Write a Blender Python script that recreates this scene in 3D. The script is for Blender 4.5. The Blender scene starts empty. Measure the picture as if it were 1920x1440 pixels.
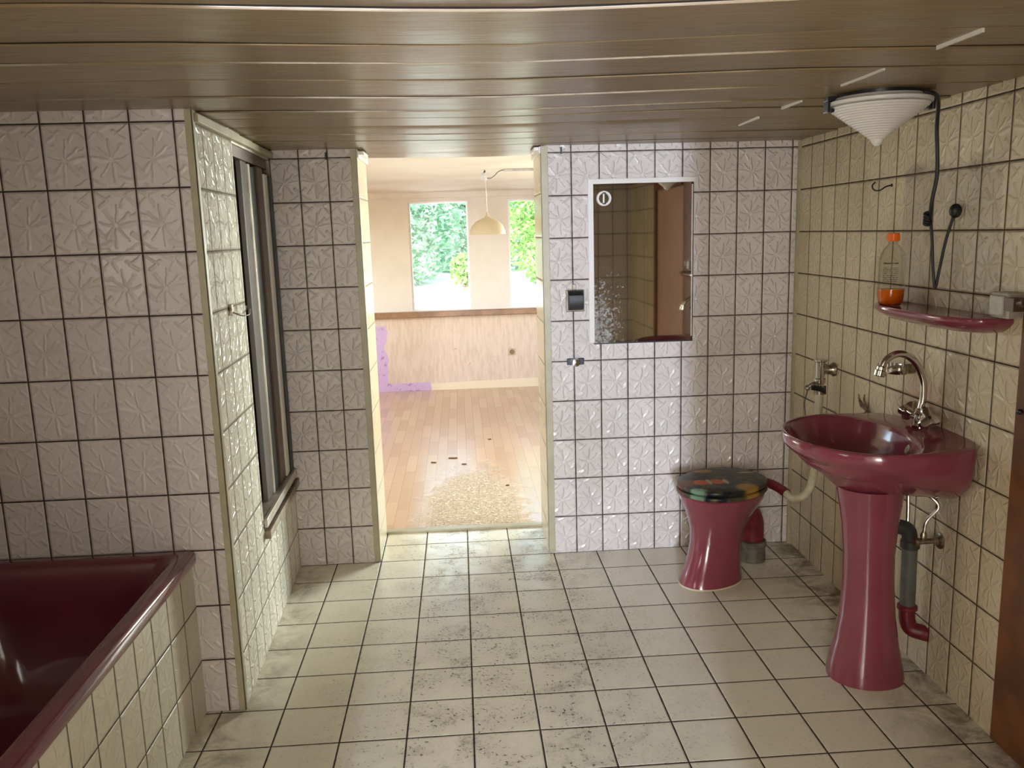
import bpy, math, random
from mathutils import Vector, Matrix
random.seed(7)
scn = bpy.context.scene
COL = scn.collection

# ------------------------------------------------------------------ camera
CH = 1.6248
PITCH, YAW, ROLL, FPX = 0.17793, -0.05837, -0.029006, 1573.26
cy, sy = math.cos(YAW), math.sin(YAW)
cp, sp = math.cos(PITCH), math.sin(PITCH)
fw = Vector((-sy*cp, cy*cp, -sp)); rt = Vector((cy, sy, 0)); up = rt.cross(fw)
r2 = rt*math.cos(ROLL) + up*math.sin(ROLL)
u2 = up*math.cos(ROLL) - rt*math.sin(ROLL)
cam = bpy.data.cameras.new('camera'); camo = bpy.data.objects.new('camera', cam); COL.objects.link(camo)
cam.sensor_fit = 'HORIZONTAL'; cam.sensor_width = 36.0; cam.lens = 36.0*FPX/1920.0
cam.clip_start = 0.02; cam.clip_end = 300
m = Matrix(((r2.x, u2.x, -fw.x), (r2.y, u2.y, -fw.y), (r2.z, u2.z, -fw.z))).to_4x4()
camo.matrix_world = Matrix.Translation((0, 0, CH)) @ m
scn.camera = camo

# ------------------------------------------------------------------ view
vs = scn.view_settings
scn.display_settings.display_device = 'sRGB'
vs.view_transform = 'Standard'; vs.look = 'None'; vs.gamma = 1.0; vs.use_curve_mapping = False
vs.exposure = 0.0

# ------------------------------------------------------------------ world and lights
w = bpy.data.worlds.new('sky'); scn.world = w; w.use_nodes = True
nt = w.node_tree
sky = nt.nodes.new('ShaderNodeTexSky'); sky.sky_type = 'NISHITA'; sky.sun_disc = False
sky.sun_elevation = math.radians(50); sky.sun_rotation = math.radians(200); sky.air_density = 1.2; sky.dust_density = 2.0
bg = nt.nodes['Background']; nt.links.new(sky.outputs[0], bg.inputs[0]); bg.inputs[1].default_value = 2.3

def area(name, loc, target, sx, sz, power, col=(1, 1, 1), spread=180):
    L = bpy.data.lights.new(name, 'AREA'); L.shape = 'RECTANGLE'; L.size = sx; L.size_y = sz
    L.energy = power; L.color = col; L.spread = math.radians(spread)
    o = bpy.data.objects.new(name, L); COL.objects.link(o)
    o.location = loc
    d = Vector(target) - Vector(loc)
    o.rotation_euler = d.to_track_quat('-Z', 'Y').to_euler()
    return o
S = bpy.data.lights.new('sun', 'SUN'); S.energy = 9.0; S.angle = math.radians(1); S.color = (1, .96, .88)
so = bpy.data.objects.new('sun', S); COL.objects.link(so)
so.rotation_euler = Vector((0.35, 0.75, -1.0)).to_track_quat('-Z', 'Y').to_euler()
# fill lamps added behind side openings of the far room, out of view
area('fill_far_room_right', (2.72, 7.5, 1.45), (-.5, 3.9, 1.05), 1.9, 1.1, 76, (0.94, 1.0, .90), 75)
area('fill_far_room_left', (-2.75, 6.9, 1.45), (0, 6.8, 0.8), 2.2, 1.1, 16, (.94, .97, 1.0))
# daylight beam from the hall behind the camera, followed by two added fill lamps
area('daylight_hall', (-0.52, -5.6, 1.35), (0.2, 4.0, 1.1), 0.2, 1.5, 620, (0.70, 0.80, 1.0))
area('fill_doorway', (0.07, -0.30, 1.10), (0.2, 4.0, 1.15), 0.92, 2.0, 10.5, (1.0, .97, .90))  # soft fill added in the doorway to lift the whole bathroom
area('fill_hall', (-0.30, -1.25, 1.20), (0.7, 4.0, 0.9), 0.55, 1.6, 52, (1.0, .97, .90))  # fill added in the hall to brighten the back and right walls
# fill lamp added over the bath, left of the picture, without a window
area('fill_bath_side', (-1.68, 1.15, 1.50), (1.6, 1.55, 1.0), 0.7, 0.6, 6.5, (1.0, .97, .90))

# ------------------------------------------------------------------ helpers
def lin(c):
    return tuple(((x/255.0)/12.92 if x/255.0 <= 0.04045 else ((x/255.0+0.055)/1.055)**2.4) for x in c)
def C4(c): return (*lin(c), 1.0)

class G:
    """small wrapper for building node trees"""
    def __init__(s, name):
        s.m = bpy.data.materials.new(name); s.m.use_nodes = True
        s.t = s.m.node_tree; s.n = s.t.nodes; s.b = s.n['Principled BSDF']
    def new(s, typ, **kw):
        n = s.n.new(typ)
        for k, v in kw.items(): setattr(n, k, v)
        return n
    def put(s, inp, v):
        if isinstance(v, bpy.types.NodeSocket): s.t.links.new(v, inp)
        elif v is not None: inp.default_value = v
    def math(s, op, a, b=None, c=None, clamp=False):
        n = s.new('ShaderNodeMath', operation=op); n.use_clamp = clamp
        s.put(n.inputs[0], a)
        if b is not None: s.put(n.inputs[1], b)
        if c is not None: s.put(n.inputs[2], c)
        return n.outputs[0]
    def ramp(s, v, lo, hi, a=0.0, b=1.0):
        n = s.new('ShaderNodeMapRange'); n.interpolation_type = 'SMOOTHSTEP'
        s.put(n.inputs['Value'], v); n.inputs['From Min'].default_value = lo; n.inputs['From Max'].default_value = hi
        n.inputs['To Min'].default_value = a; n.inputs['To Max'].default_value = b
        return n.outputs[0]
    def mix(s, f, a, b):
        n = s.new('ShaderNodeMix', data_type='RGBA'); s.put(n.inputs[0], f)
        s.put(n.inputs[6], a); s.put(n.inputs[7], b); return n.outputs[2]
    def noise(s, vec, scale, detail=3, rough=.5, out='Fac', dist=0.0):
        n = s.new('ShaderNodeTexNoise'); s.put(n.inputs['Vector'], vec); n.inputs['Scale'].default_value = scale
        n.inputs['Detail'].default_value = detail; n.inputs['Roughness'].default_value = rough; n.inputs['Distortion'].default_value = dist
        return n.outputs[out]
    def pos(s):
        return s.new('ShaderNodeNewGeometry').outputs['Position']
    def xyz(s, v):
        n = s.new('ShaderNodeSeparateXYZ'); s.put(n.inputs[0], v); return n.outputs
    def comb(s, x, y, z):
        n = s.new('ShaderNodeCombineXYZ'); s.put(n.inputs[0], x); s.put(n.inputs[1], y); s.put(n.inputs[2], z); return n.outputs[0]
    def bump(s, h, strength, dist, normal=None):
        n = s.new('ShaderNodeBump'); s.put(n.inputs['Height'], h); n.inputs['Strength'].default_value = strength
        n.inputs['Distance'].default_value = dist
        if normal is not None: s.put(n.inputs['Normal'], normal)
        s.t.links.new(n.outputs[0], s.b.inputs['Normal']); return n.outputs[0]
    def set(s, **kw):
        for k, v in kw.items(): s.put(s.b.inputs[k.replace('_', ' ')], v)

def mat(name, rgb, rough=.5, metal=0.0, rgb2=None, nscale=8, detail=4, bump=0.0, bscale=60, coat=0.0, spec=.5, lo=.35, hi=.7):
    g = G(name)
    if rgb2 is not None:
        oc = g.new('ShaderNodeTexCoord').outputs['Object']
        f = g.ramp(g.noise(oc, nscale, detail, .6), lo, hi)
        g.set(Base_Color=g.mix(f, C4(rgb), C4(rgb2)))
    else: g.set(Base_Color=C4(rgb))
    g.set(Roughness=rough, Metallic=metal)
    g.b.inputs['Specular IOR Level'].default_value = spec
    g.b.inputs['Coat Weight'].default_value = coat; g.b.inputs['Coat Roughness'].default_value = .08
    if bump:
        oc = g.new('ShaderNodeTexCoord').outputs['Object']
        g.bump(g.noise(oc, bscale, 4), bump, .004)
    return g.m

SEGS = [((.067, .097), (.067, .148)), ((.075, .094), (.103, .128)), ((.080, .086), (.120, .092)), ((.076, .076), (.098, .044)), ((.065, .073), (.058, .020)),
        ((.056, .076), (.030, .048)), ((.054, .087), (.014, .098)), ((.058, .094), (.034, .132)), ((.106, .181), (.127, .194)), ((.108, .170), (.129, .150)),
        ((.092, .168), (.082, .148)), ((.090, .179), (.066, .192)), ((.008, .192), (.042, .160)), ((.020, .148), (.052, .172)), ((.010, .022), (.042, .034)),
        ((.088, .010), (.126, .028)), ((.108, .064), (.129, .046)), ((.005, .072), (.022, .052)), ((.040, .008), (.030, .018)), ((.112, .118), (.129, .126))]
def relief_group():
    gt = bpy.data.node_groups.get('tile_relief')
    if gt: return gt
    gt = bpy.data.node_groups.new('tile_relief', 'ShaderNodeTree')
    gt.interface.new_socket('Vector', in_out='INPUT', socket_type='NodeSocketVector'); gt.interface.new_socket('Height', in_out='OUTPUT', socket_type='NodeSocketFloat')
    gi = gt.nodes.new('NodeGroupInput'); go = gt.nodes.new('NodeGroupOutput'); L = gt.links.new
    def vm(op, a, b=None, k=None):
        n = gt.nodes.new('ShaderNodeVectorMath'); n.operation = op
        if isinstance(a, tuple): n.inputs[0].default_value = a
        else: L(a, n.inputs[0])
        if b is not None:
            if isinstance(b, tuple): n.inputs[1].default_value = b
            else: L(b, n.inputs[1])
        if k is not None: L(k, n.inputs['Scale'])
        return n
    nz = gt.nodes.new('ShaderNodeTexNoise'); nz.inputs['Scale'].default_value = 22; nz.inputs['Detail'].default_value = 2; L(gi.outputs[0], nz.inputs['Vector'])
    o1 = vm('SUBTRACT', nz.outputs['Color'], (.5, .5, .5)); o2 = vm('MULTIPLY', o1.outputs[0], (.022, .022, 0)); p0 = vm('ADD', gi.outputs[0], o2.outputs[0])
    p1 = vm('MULTIPLY', p0.outputs[0], (1, 1, 0)).outputs[0]
    cur = None
    for i, (a, b) in enumerate(SEGS):
        ba = (b[0]-a[0], b[1]-a[1], 0); L2 = ba[0]**2+ba[1]**2
        pa = vm('SUBTRACT', p1, (a[0], a[1], 0)).outputs[0]
        d = vm('DOT_PRODUCT', pa, (ba[0]/L2, ba[1]/L2, 0)).outputs['Value']
        c = gt.nodes.new('ShaderNodeClamp'); L(d, c.inputs[0])
        sc = vm('SCALE', ba, None, c.outputs[0]).outputs[0]
        ln = vm('LENGTH', vm('SUBTRACT', pa, sc).outputs[0]).outputs['Value']
        mr = gt.nodes.new('ShaderNodeMapRange'); mr.interpolation_type = 'SMOOTHSTEP'; L(ln, mr.inputs['Value'])
        mr.inputs['From Min'].default_value = 0.0; mr.inputs['From Max'].default_value = .0062+.0022*((i*7) % 3); mr.inputs['To Min'].default_value = 1.0-.12*((i*5) % 4); mr.inputs['To Max'].default_value = 0.0
        if cur is None: cur = mr.outputs[0]
        else:
            mx = gt.nodes.new('ShaderNodeMath'); mx.operation = 'MAXIMUM'; L(cur, mx.inputs[0]); L(mr.outputs[0], mx.inputs[1]); cur = mx.outputs[0]
    L(cur, go.inputs[0]); return gt

def tile_mat(name, axis, u0, tw, v0=1.9935, th=0.20, vaxis=2, grout=.0046, rgb=(214, 205, 198), grgb=(58, 42, 36),
             relief=1.0, rough=.22, dirt=.35, stain=None):
    g = G(name); P = g.pos(); c = g.xyz(P)
    uu = g.math('DIVIDE', g.math('SUBTRACT', c[axis], u0), tw)
    vv = g.math('DIVIDE', g.math('SUBTRACT', c[vaxis], v0), th)
    fu = g.math('FRACT', uu); fv = g.math('FRACT', vv)
    du = g.math('MULTIPLY', g.math('MINIMUM', fu, g.math('SUBTRACT', 1.0, fu)), tw)
    dv = g.math('MULTIPLY', g.math('MINIMUM', fv, g.math('SUBTRACT', 1.0, fv)), th)
    wob = g.math('MULTIPLY', g.math('SUBTRACT', g.noise(P, 30, 3), .5), .0022)
    d = g.math('ADD', g.math('MINIMUM', du, dv), wob)
    tile = g.ramp(d, grout*.42, grout*.42+.0013)
    cell = g.comb(g.math('FLOOR', uu), g.math('FLOOR', vv), 0.0)
    wn = g.new('ShaderNodeTexWhiteNoise'); g.put(wn.inputs['Vector'], cell)
    var = g.ramp(wn.outputs['Value'], 0, 1, .955, 1.03)
    dn = g.ramp(g.noise(P, 2.1, 6, .62), .42, .78)
    col = g.mix(g.math('MULTIPLY', dn, dirt), C4(rgb), C4(tuple(int(x*k) for x, k in zip(rgb, (.80, .77, .70)))))
    mul = g.new('ShaderNodeMix', data_type='RGBA', blend_type='MULTIPLY'); mul.inputs[0].default_value = 1.0
    g.put(mul.inputs[6], col); g.put(mul.inputs[7], g.comb(var, var, var)); col = mul.outputs[2]
    spk = g.ramp(g.noise(P, 160, 2, .5), .735, .76)
    col = g.mix(g.math('MULTIPLY', spk, .35), col, C4((80, 62, 48)))
    if stain: col = stain(g, P, c, col)
    col = g.mix(tile, C4(grgb), col)
    g.set(Base_Color=col, Roughness=g.math('ADD', g.ramp(tile, 0, 1, .85, rough), g.math('MULTIPLY', dn, .12)))
    edge = g.ramp(d, grout*.42, grout*.42+.006)
    h = g.math('MULTIPLY', edge, .9)
    if relief:
        loc = g.comb(g.math('MULTIPLY', fu, tw), g.math('MULTIPLY', fv, th), 0.31)
        par = g.math('FLOORED_MODULO', g.math('ADD', g.math('FLOOR', uu), g.math('FLOOR', vv)), 2.0)
        fx_ = g.math('ADD', g.math('MULTIPLY', fu, g.math('SUBTRACT', 1.0, g.math('MULTIPLY', par, 2.0))), par)
        loc = g.comb(g.math('MULTIPLY', fx_, .1343), g.math('MULTIPLY', fv, .2), 0.31)
        gn = g.new('ShaderNodeGroup'); gn.node_tree = relief_group(); g.put(gn.inputs[0], loc); rel = gn.outputs[0]
        h = g.math('ADD', h, g.math('MULTIPLY', rel, .75*relief))
    h = g.math('ADD', h, g.math('MULTIPLY', g.noise(P, 55, 2), .18))
    g.bump(h, 1.0, .0034)
    return g.m

class MB:
    """collects geometry for ONE mesh object"""
    def __init__(s): s.v = []; s.f = []; s.mi = []
    def add(s, vs, fs, mi=0):
        b = len(s.v); s.v += [tuple(v) for v in vs]; s.f += [tuple(b+i for i in f) for f in fs]; s.mi += [mi]*len(fs); return s
    def box(s, x0, x1, y0, y1, z0, z1, mi=0, skew=None):
        vs = [(x, y, z) for z in (z0, z1) for y in (y0, y1) for x in (x0, x1)]
        if skew: vs = [skew(*q) for q in vs]
        return s.add(vs, [(0, 2, 3, 1), (4, 5, 7, 6), (0, 1, 5, 4), (2, 6, 7, 3), (0, 4, 6, 2), (1, 3, 7, 5)], mi)
    def loft(s, rings, cap0=True, cap1=True, closed=True, mi=0):
        n = len(rings[0]); vs = [p for r in rings for p in r]; fs = []
        for i in range(len(rings)-1):
            for j in range(n if closed else n-1):
                k = (j+1) % n
                fs.append((i*n+j, i*n+k, (i+1)*n+k, (i+1)*n+j))
        if cap0: fs.append(tuple(range(n))[::-1])
        if cap1: fs.append(tuple((len(rings)-1)*n+j for j in range(n)))
        return s.add(vs, fs, mi)
    def tube(s, pts, r, n=12, mi=0, caps=True):
        pts = [Vector(p) for p in pts]; rs = r if isinstance(r, (list, tuple)) else [r]*len(pts)
        t0 = (pts[1]-pts[0]).normalized(); a = t0.orthogonal().normalized(); rings = []
        for i, p in enumerate(pts):
            t = (pts[min(i+1, len(pts)-1)]-pts[max(i-1, 0)]).normalized()
            a = (a-t*a.dot(t)).normalized(); b = t.cross(a)
            rings.append([p+(a*math.cos(q)+b*math.sin(q))*rs[i] for q in [2*math.pi*k/n for k in range(n)]])
        return s.loft(rings, caps, caps, mi=mi)
    def lathe(s, prof, c=(0, 0, 0), axis=(0, 0, 1), n=32, mi=0, caps=True):
        ax = Vector(axis).normalized(); a = ax.orthogonal().normalized(); b = ax.cross(a); c = Vector(c)
        rings = [[c+ax*z+(a*math.cos(q)+b*math.sin(q))*max(r, 1e-5) for q in [2*math.pi*k/n for k in range(n)]] for r, z in prof]
        return s.loft(rings, caps, caps, mi=mi)
    def sphere(s, c, r, n=12, sc=(1, 1, 1), mi=0):
        rings = [[(c[0]+sc[0]*r*math.sin(a)*math.cos(q), c[1]+sc[1]*r*math.sin(a)*math.sin(q), c[2]-sc[2]*r*math.cos(a)) for q in [2*math.pi*k/n for k in range(n)]] for a in [math.pi*(i+.02)/(n//2+.04) for i in range(n//2+1)]]
        return s.loft(rings, mi=mi)
    def build(s, name, mats, parent=None, smooth=35, bevel=0, sub=0, flip=False):
        me = bpy.data.meshes.new(name)
        if parent is not None: base = Vector(parent['_base'])
        else:
            xs = list(zip(*s.v)); base = Vector(((min(xs[0])+max(xs[0]))/2, (min(xs[1])+max(xs[1]))/2, min(xs[2])))
        me.from_pydata([Vector(v)-base for v in s.v], [], s.f)
        for mm in (mats if isinstance(mats, (list, tuple)) else [mats]): me.materials.append(mm)
        me.polygons.foreach_set('material_index', s.mi)
        me.update(); me.validate()
        import bmesh
        bm = bmesh.new(); bm.from_mesh(me); bmesh.ops.recalc_face_normals(bm, faces=bm.faces); bm.to_mesh(me); bm.free()
        if smooth:
            me.polygons.foreach_set('use_smooth', [True]*len(me.polygons)); me.set_sharp_from_angle(angle=math.radians(smooth))
        o = bpy.data.objects.new(name, me); COL.objects.link(o)
        if parent is not None: o.parent = parent; o['_base'] = tuple(parent['_base'])
        else: o.location = base; o['_base'] = tuple(base)
        if bevel:
            b = o.modifiers.new('bevel', 'BEVEL'); b.width = bevel; b.segments = 2; b.limit_method = 'ANGLE'; b.angle_limit = math.radians(40)
        if sub:
            q = o.modifiers.new('subsurf', 'SUBSURF'); q.levels = sub; q.render_levels = sub
        return o

def thing(name, base, label, cat, group=None):
    o = bpy.data.objects.new(name, None); COL.objects.link(o); o.location = base; o['_base'] = tuple(base)
    o.empty_display_size = .05
    o['label'] = label; o['category'] = cat; o['kind'] = 'thing'
    if group: o['group'] = group
    return o
def tag(o, label, cat, group=None, kind='thing'):
    o['label'] = label; o['category'] = cat; o['kind'] = kind
    if group: o['group'] = group
    return o
def struct(o, label=None, cat=None):
    o['kind'] = 'structure'
    if label: o['label'] = label
    if cat: o['category'] = cat
    return o
def smoothpath(pts, n=8):
    P = [Vector(p) for p in pts]; P = [P[0]*2-P[1]]+P+[P[-1]*2-P[-2]]; out = []
    for i in range(1, len(P)-2):
        for k in range(n):
            t = k/n; a, b, c, d = P[i-1], P[i], P[i+1], P[i+2]
            out.append(.5*((2*b)+(-a+c)*t+(2*a-5*b+4*c-d)*t*t+(-a+3*b-3*c+d)*t**3))
    out.append(P[-2]); return out

# ------------------------------------------------------------------ coordinates measured off the room
TW, TH, FT = 0.1343, 0.20, 0.22026
YL, YB, YJ, YF = 2.763, 4.075, 4.49, 8.83        # bath end wall, back wall, end of the door reveal, far wall
ZC = 2.026
def sideskew(x, y, z): return (x-0.034*(y-YL), y, z)
def XRat(y): return 1.6615+(y-YB)*0.0165

# ------------------------------------------------------------------ materials
def bad_stain(g, P, c, col):
    # rust and grime around the basin tap, and the grey patch left by the cabinet that hung above the shelf
    n = g.noise(P, 9, 5, .65)
    def blob(y, z, ry, rz, lo=.3, hi=1.25):
        a = g.math('POWER', g.math('DIVIDE', g.math('SUBTRACT', c[1], y), ry), 2.0)
        b = g.math('POWER', g.math('DIVIDE', g.math('SUBTRACT', c[2], z), rz), 2.0)
        return g.ramp(g.math('ADD', g.math('SQRT', g.math('ADD', a, b)), g.math('MULTIPLY', g.math('SUBTRACT', n, .5), 1.3)), lo, hi, 1, 0)
    col = g.mix(g.math('MULTIPLY', blob(2.86, .98, .20, .14), .5), col, C4((176, 132, 96)))
    col = g.mix(g.math('MULTIPLY', blob(2.66, 1.02, .10, .22), .4), col, C4((120, 92, 70)))
    col = g.mix(g.math('MULTIPLY', blob(2.62, .55, .09, .5), .35), col, C4((118, 106, 96)))
    yy = g.math('ADD', c[1], g.math('MULTIPLY', g.math('SUBTRACT', n, .5), .05))
    zz = g.math('ADD', c[2], g.math('MULTIPLY', g.math('SUBTRACT', n, .5), .05))
    inside = g.math('MULTIPLY', g.math('MULTIPLY', g.ramp(yy, 2.47, 2.485), g.ramp(yy, 3.055, 3.07, 1, 0)), g.math('MULTIPLY', g.ramp(zz, 1.33, 1.345), g.ramp(zz, 1.79, 1.805, 1, 0)))
    col = g.mix(g.math('MULTIPLY', inside, .42), col, C4((150, 138, 122)))
    edge = g.math('MULTIPLY', g.ramp(g.math('ABSOLUTE', g.math('SUBTRACT', zz, 1.80)), .0, .05, 1, 0), g.math('MULTIPLY', g.ramp(yy, 2.40, 2.47), g.ramp(yy, 3.05, 3.09, 1, 0)))
    col = g.mix(g.math('MULTIPLY', edge, g.ramp(n, .35, .7, 0, .75)), col, C4((92, 80, 66)))
    return col

M = {}
M['tile_back'] = tile_mat('embossed_tile_back', 0, .549, TW, relief=1.5, rough=.14)
M['tile_backL'] = tile_mat('embossed_tile_back_left', 0, -.7266, TW, relief=1.7, rough=.14)
M['tile_left'] = tile_mat('embossed_tile_left', 0, -.866, TW, v0=1.9955, relief=1.0, rough=.24)
M['tile_right'] = tile_mat('embossed_tile_right', 1, YB-.005, TW, v0=1.992, relief=.8, rough=.3, rgb=(218, 202, 172), dirt=.55, stain=bad_stain, grgb=(66, 46, 34))
M['tile_side'] = tile_mat('embossed_tile_side', 1, YL+.115, TW*.98, relief=1.6, rough=.18, rgb=(236, 232, 216), grgb=(104, 92, 68), grout=.0062)
M['tile_apron'] = tile_mat('embossed_tile_apron', 1, 2.636, TW, relief=.55, rough=.3, rgb=(214, 208, 186), grgb=(70, 60, 44))
M['tile_reveal'] = tile_mat('plain_cream_tile', 1, YB-1.0, 2.0, v0=1.81, th=.21, relief=0, rough=.2, rgb=(216, 204, 172), grgb=(120, 100, 70), grout=.004)
M['tile_rear'] = tile_mat('embossed_tile_rear', 0, .62, TW, relief=.6, rough=.3, rgb=(212, 203, 188))

def floor_mat():
    g = G('floor_tiles'); P = g.pos(); c = g.xyz(P)
    uu = g.math('DIVIDE', g.math('SUBTRACT', c[0], -.2322), FT); vv = g.math('DIVIDE', g.math('SUBTRACT', c[1], 3.8506), FT)
    fu = g.math('FRACT', uu); fv = g.math('FRACT', vv)
    d = g.math('MULTIPLY', g.math('MINIMUM', g.math('MINIMUM', fu, g.math('SUBTRACT', 1.0, fu)), g.math('MINIMUM', fv, g.math('SUBTRACT', 1.0, fv))), FT)
    d = g.math('ADD', d, g.math('MULTIPLY', g.math('SUBTRACT', g.noise(P, 25, 3), .5), .002))
    tile = g.ramp(d, .0022, .0036)
    walk = g.math('MULTIPLY', g.ramp(g.math('ABSOLUTE', g.math('SUBTRACT', c[0], .12)), .15, .75, 1, .12), 1.0)
    n1 = g.noise(P, 7, 7, .68, dist=.6); n2 = g.noise(P, 34, 5, .7, dist=1.2)
    dirt = g.math('MULTIPLY', g.ramp(g.math('ADD', g.math('MULTIPLY', n1, .6), g.math('MULTIPLY', n2, .4)), .44, .68), walk)
    wn = g.new('ShaderNodeTexWhiteNoise'); g.put(wn.inputs['Vector'], g.comb(g.math('FLOOR', uu), g.math('FLOOR', vv), 0.0))
    base = g.mix(g.ramp(wn.outputs['Value'], 0, 1, 0, .5), C4((232, 227, 208)), C4((224, 217, 196)))
    col = g.mix(g.math('MULTIPLY', dirt, .75), base, C4((136, 122, 100)))
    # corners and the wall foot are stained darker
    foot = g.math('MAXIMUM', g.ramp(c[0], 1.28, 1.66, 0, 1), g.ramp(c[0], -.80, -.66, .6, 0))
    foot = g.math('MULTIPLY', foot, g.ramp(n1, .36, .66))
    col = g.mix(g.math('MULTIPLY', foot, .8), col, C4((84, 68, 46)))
    spn = g.noise(P, 75, 3, .6)
    sp_ = g.math('MULTIPLY', g.ramp(spn, .60, .64), g.math('ADD', g.math('MULTIPLY', walk, g.ramp(n1, .42, .56)), .06))
    col = g.mix(sp_, col, C4((74, 60, 46)))
    wavy = g.math('MULTIPLY', g.ramp(g.noise(P, 18, 6, .8, dist=3.0), .57, .62), g.math('MULTIPLY', walk, .30))
    col = g.mix(wavy, col, C4((228, 222, 204)))
    col = g.mix(tile, C4((50, 38, 30)), col)
    g.set(Base_Color=col, Roughness=g.math('ADD', g.ramp(tile, 0, 1, .9, .24), g.math('MULTIPLY', dirt, .2)))
    h = g.math('ADD', g.ramp(d, .0022, .007), g.math('MULTIPLY', n2, .16))
    g.bump(h, .6, .0018)
    return g.m
M['floor'] = floor_mat()

def ceil_mat():
    g = G('ceiling_panels'); P = g.pos(); c = g.xyz(P)
    mp = g.new('ShaderNodeMapping'); g.put(mp.inputs['Vector'], P); mp.inputs['Scale'].default_value = (1.2, 26, 1)
    grain = g.noise(mp.outputs[0], 5, 5, .6)
    col = g.mix(g.ramp(grain, .3, .7), C4((134, 112, 80)), C4((118, 97, 66)))
    col = g.mix(g.ramp(g.noise(P, 1.3, 4), .45, .75, 0, .3), col, C4((138, 118, 92)))
    g.set(Base_Color=col, Roughness=g.ramp(grain, .2, .8, .26, .40))
    g.bump(grain, .12, .0005)
    return g.m
M['ceiling'] = ceil_mat()
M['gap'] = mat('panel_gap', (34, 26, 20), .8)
M['trim'] = mat('cream_plastic_trim', (176, 168, 138), .35, rgb2=(160, 150, 120), nscale=5)
M['trimw'] = mat('white_plastic_trim', (222, 216, 208), .3)
M['plaster'] = mat('cream_plaster', (224, 214, 200), .8, rgb2=(212, 200, 184), nscale=1.6, bump=.15, bscale=40)
M['plain'] = mat('plain_wall_paint', (190, 176, 156), .8)
M['dark'] = mat('dark_shower_wall', (58, 44, 36), .6, rgb2=(40, 30, 26))
M['pink'] = mat('old_pink_ceramic', (138, 66, 80), .13, rgb2=(128, 57, 70), nscale=2.5, coat=.5)
M['pinkdark'] = mat('dark_pink_enamel', (112, 48, 62), .13, rgb2=(98, 40, 54), nscale=3, coat=.5)
M['chrome'] = mat('chrome', (205, 200, 192), .12, 1.0)
M['chromeold'] = mat('limescaled_chrome', (176, 166, 150), .3, 1.0, rgb2=(110, 100, 84), nscale=60, bump=.2)
M['alu'] = mat('aluminium', (206, 200, 190), .4, .6, rgb2=(168, 158, 142), nscale=6)
M['alud'] = mat('dull_aluminium', (160, 148, 128), .5, .5, rgb2=(112, 98, 78), nscale=12)
M['acryl'] = mat('milky_screen_sheet', (108, 102, 100), .3)
M['bronze'] = mat('brown_profile', (94, 74, 58), .4, .2)
M['rubber'] = mat('black_rubber', (22, 22, 22), .45)
M['blackp'] = mat('black_plastic', (26, 27, 29), .35)
M['greyp'] = mat('grey_pvc', (104, 104, 98), .5, rgb2=(84, 82, 74), nscale=14)
M['darkp'] = mat('dark_grey_pvc', (58, 56, 52), .5)
M['red'] = mat('dark_red_rubber', (120, 34, 42), .4, rgb2=(92, 26, 32), nscale=30)
M['hose'] = mat('yellowed_white_plastic', (206, 200, 176), .4, rgb2=(178, 166, 132), nscale=16)
M['opal'] = mat('opal_glass', (226, 222, 216), .3, spec=.6)
M['wood'] = mat('brown_stained_wood', (126, 72, 28), .5, rgb2=(92, 50, 18), nscale=6)
M['sillwood'] = mat('brown_window_board', (146, 108, 74), .4, rgb2=(122, 86, 56), nscale=8)
M['orange'] = mat('orange_cap_plastic', (240, 112, 14), .35)
M['white'] = mat('greyed_white_plastic', (190, 186, 172), .4, rgb2=(160, 152, 134), nscale=20)
M['shade'] = mat('cream_lamp_shade', (190, 172, 138), .4)
M['bark'] = mat('tree_bark', (110, 96, 80), .9)
M['pot'] = mat('dusty_grey_collar', (118, 116, 104), .8, rgb2=(84, 78, 66), nscale=18)
M['seal'] = mat('old_white_sealant', (206, 190, 160), .6)
M['dirt'] = mat('dark_debris', (96, 68, 44), .9)

# ================================================================== STRUCTURE
# floor of the bathroom, running through the doorway
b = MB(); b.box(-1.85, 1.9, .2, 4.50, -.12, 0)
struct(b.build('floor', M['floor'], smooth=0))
# hall floor behind the camera
b = MB(); b.box(-1.2, 1.2, -6.2, .2, -.12, 0)
struct(b.build('floor_hall', M['floor'], smooth=0))

# ceiling of long panels
seams = [.12, .42, .66, .92, 1.15, 1.38, 1.62, 1.915, 2.10, 2.34, 2.60, 2.88, 3.06, 3.28, 3.51, 3.75, 4.02, 4.29, 4.56]
b = MB()
for i in range(len(seams)-1):
    y0, y1 = seams[i]+.0045, seams[i+1]-.0045
    t = random.uniform(-.0025, .0025)
    X0, X1, n = -1.85, 1.9, 30
    rings = []
    for k in range(n+1):
        x = X0+(X1-X0)*k/n
        sag = .0015*math.sin(x*2.1+i*1.7)+t*.4
        z0 = ZC+sag+.005*min(1, max(0, -.1-x)/.6)
        by_ = -.09*min(1, abs(x-.13)/.75)**1.2 if x > .13 else -.05*min(1, abs(x-.13)/.75)**1.2
        rings.append([(x, y+by_, z) for y, z in ((y0, z0+.003), (y0+.002, z0+.0005+t), ((y0+y1)/2, z0), (y1-.004, z0-t), (y1, z0+.003), (y1, ZC+.038), (y0, ZC+.038))])
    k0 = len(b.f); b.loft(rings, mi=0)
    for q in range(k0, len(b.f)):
        if len(b.f[q]) == 4 and (q-k0) % 7 in (4, 5, 6): b.mi[q] = 1     # groove sides painted dark as the shade in the seams
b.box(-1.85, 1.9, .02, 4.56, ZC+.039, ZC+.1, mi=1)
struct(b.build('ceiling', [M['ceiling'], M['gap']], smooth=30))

# bath end wall, its front face tiled
b = MB(); b.box(-1.85, -.829, YL, YL+.10, 0, 2.10)
struct(b.build('wall_left', M['tile_left'], smooth=0))
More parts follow.
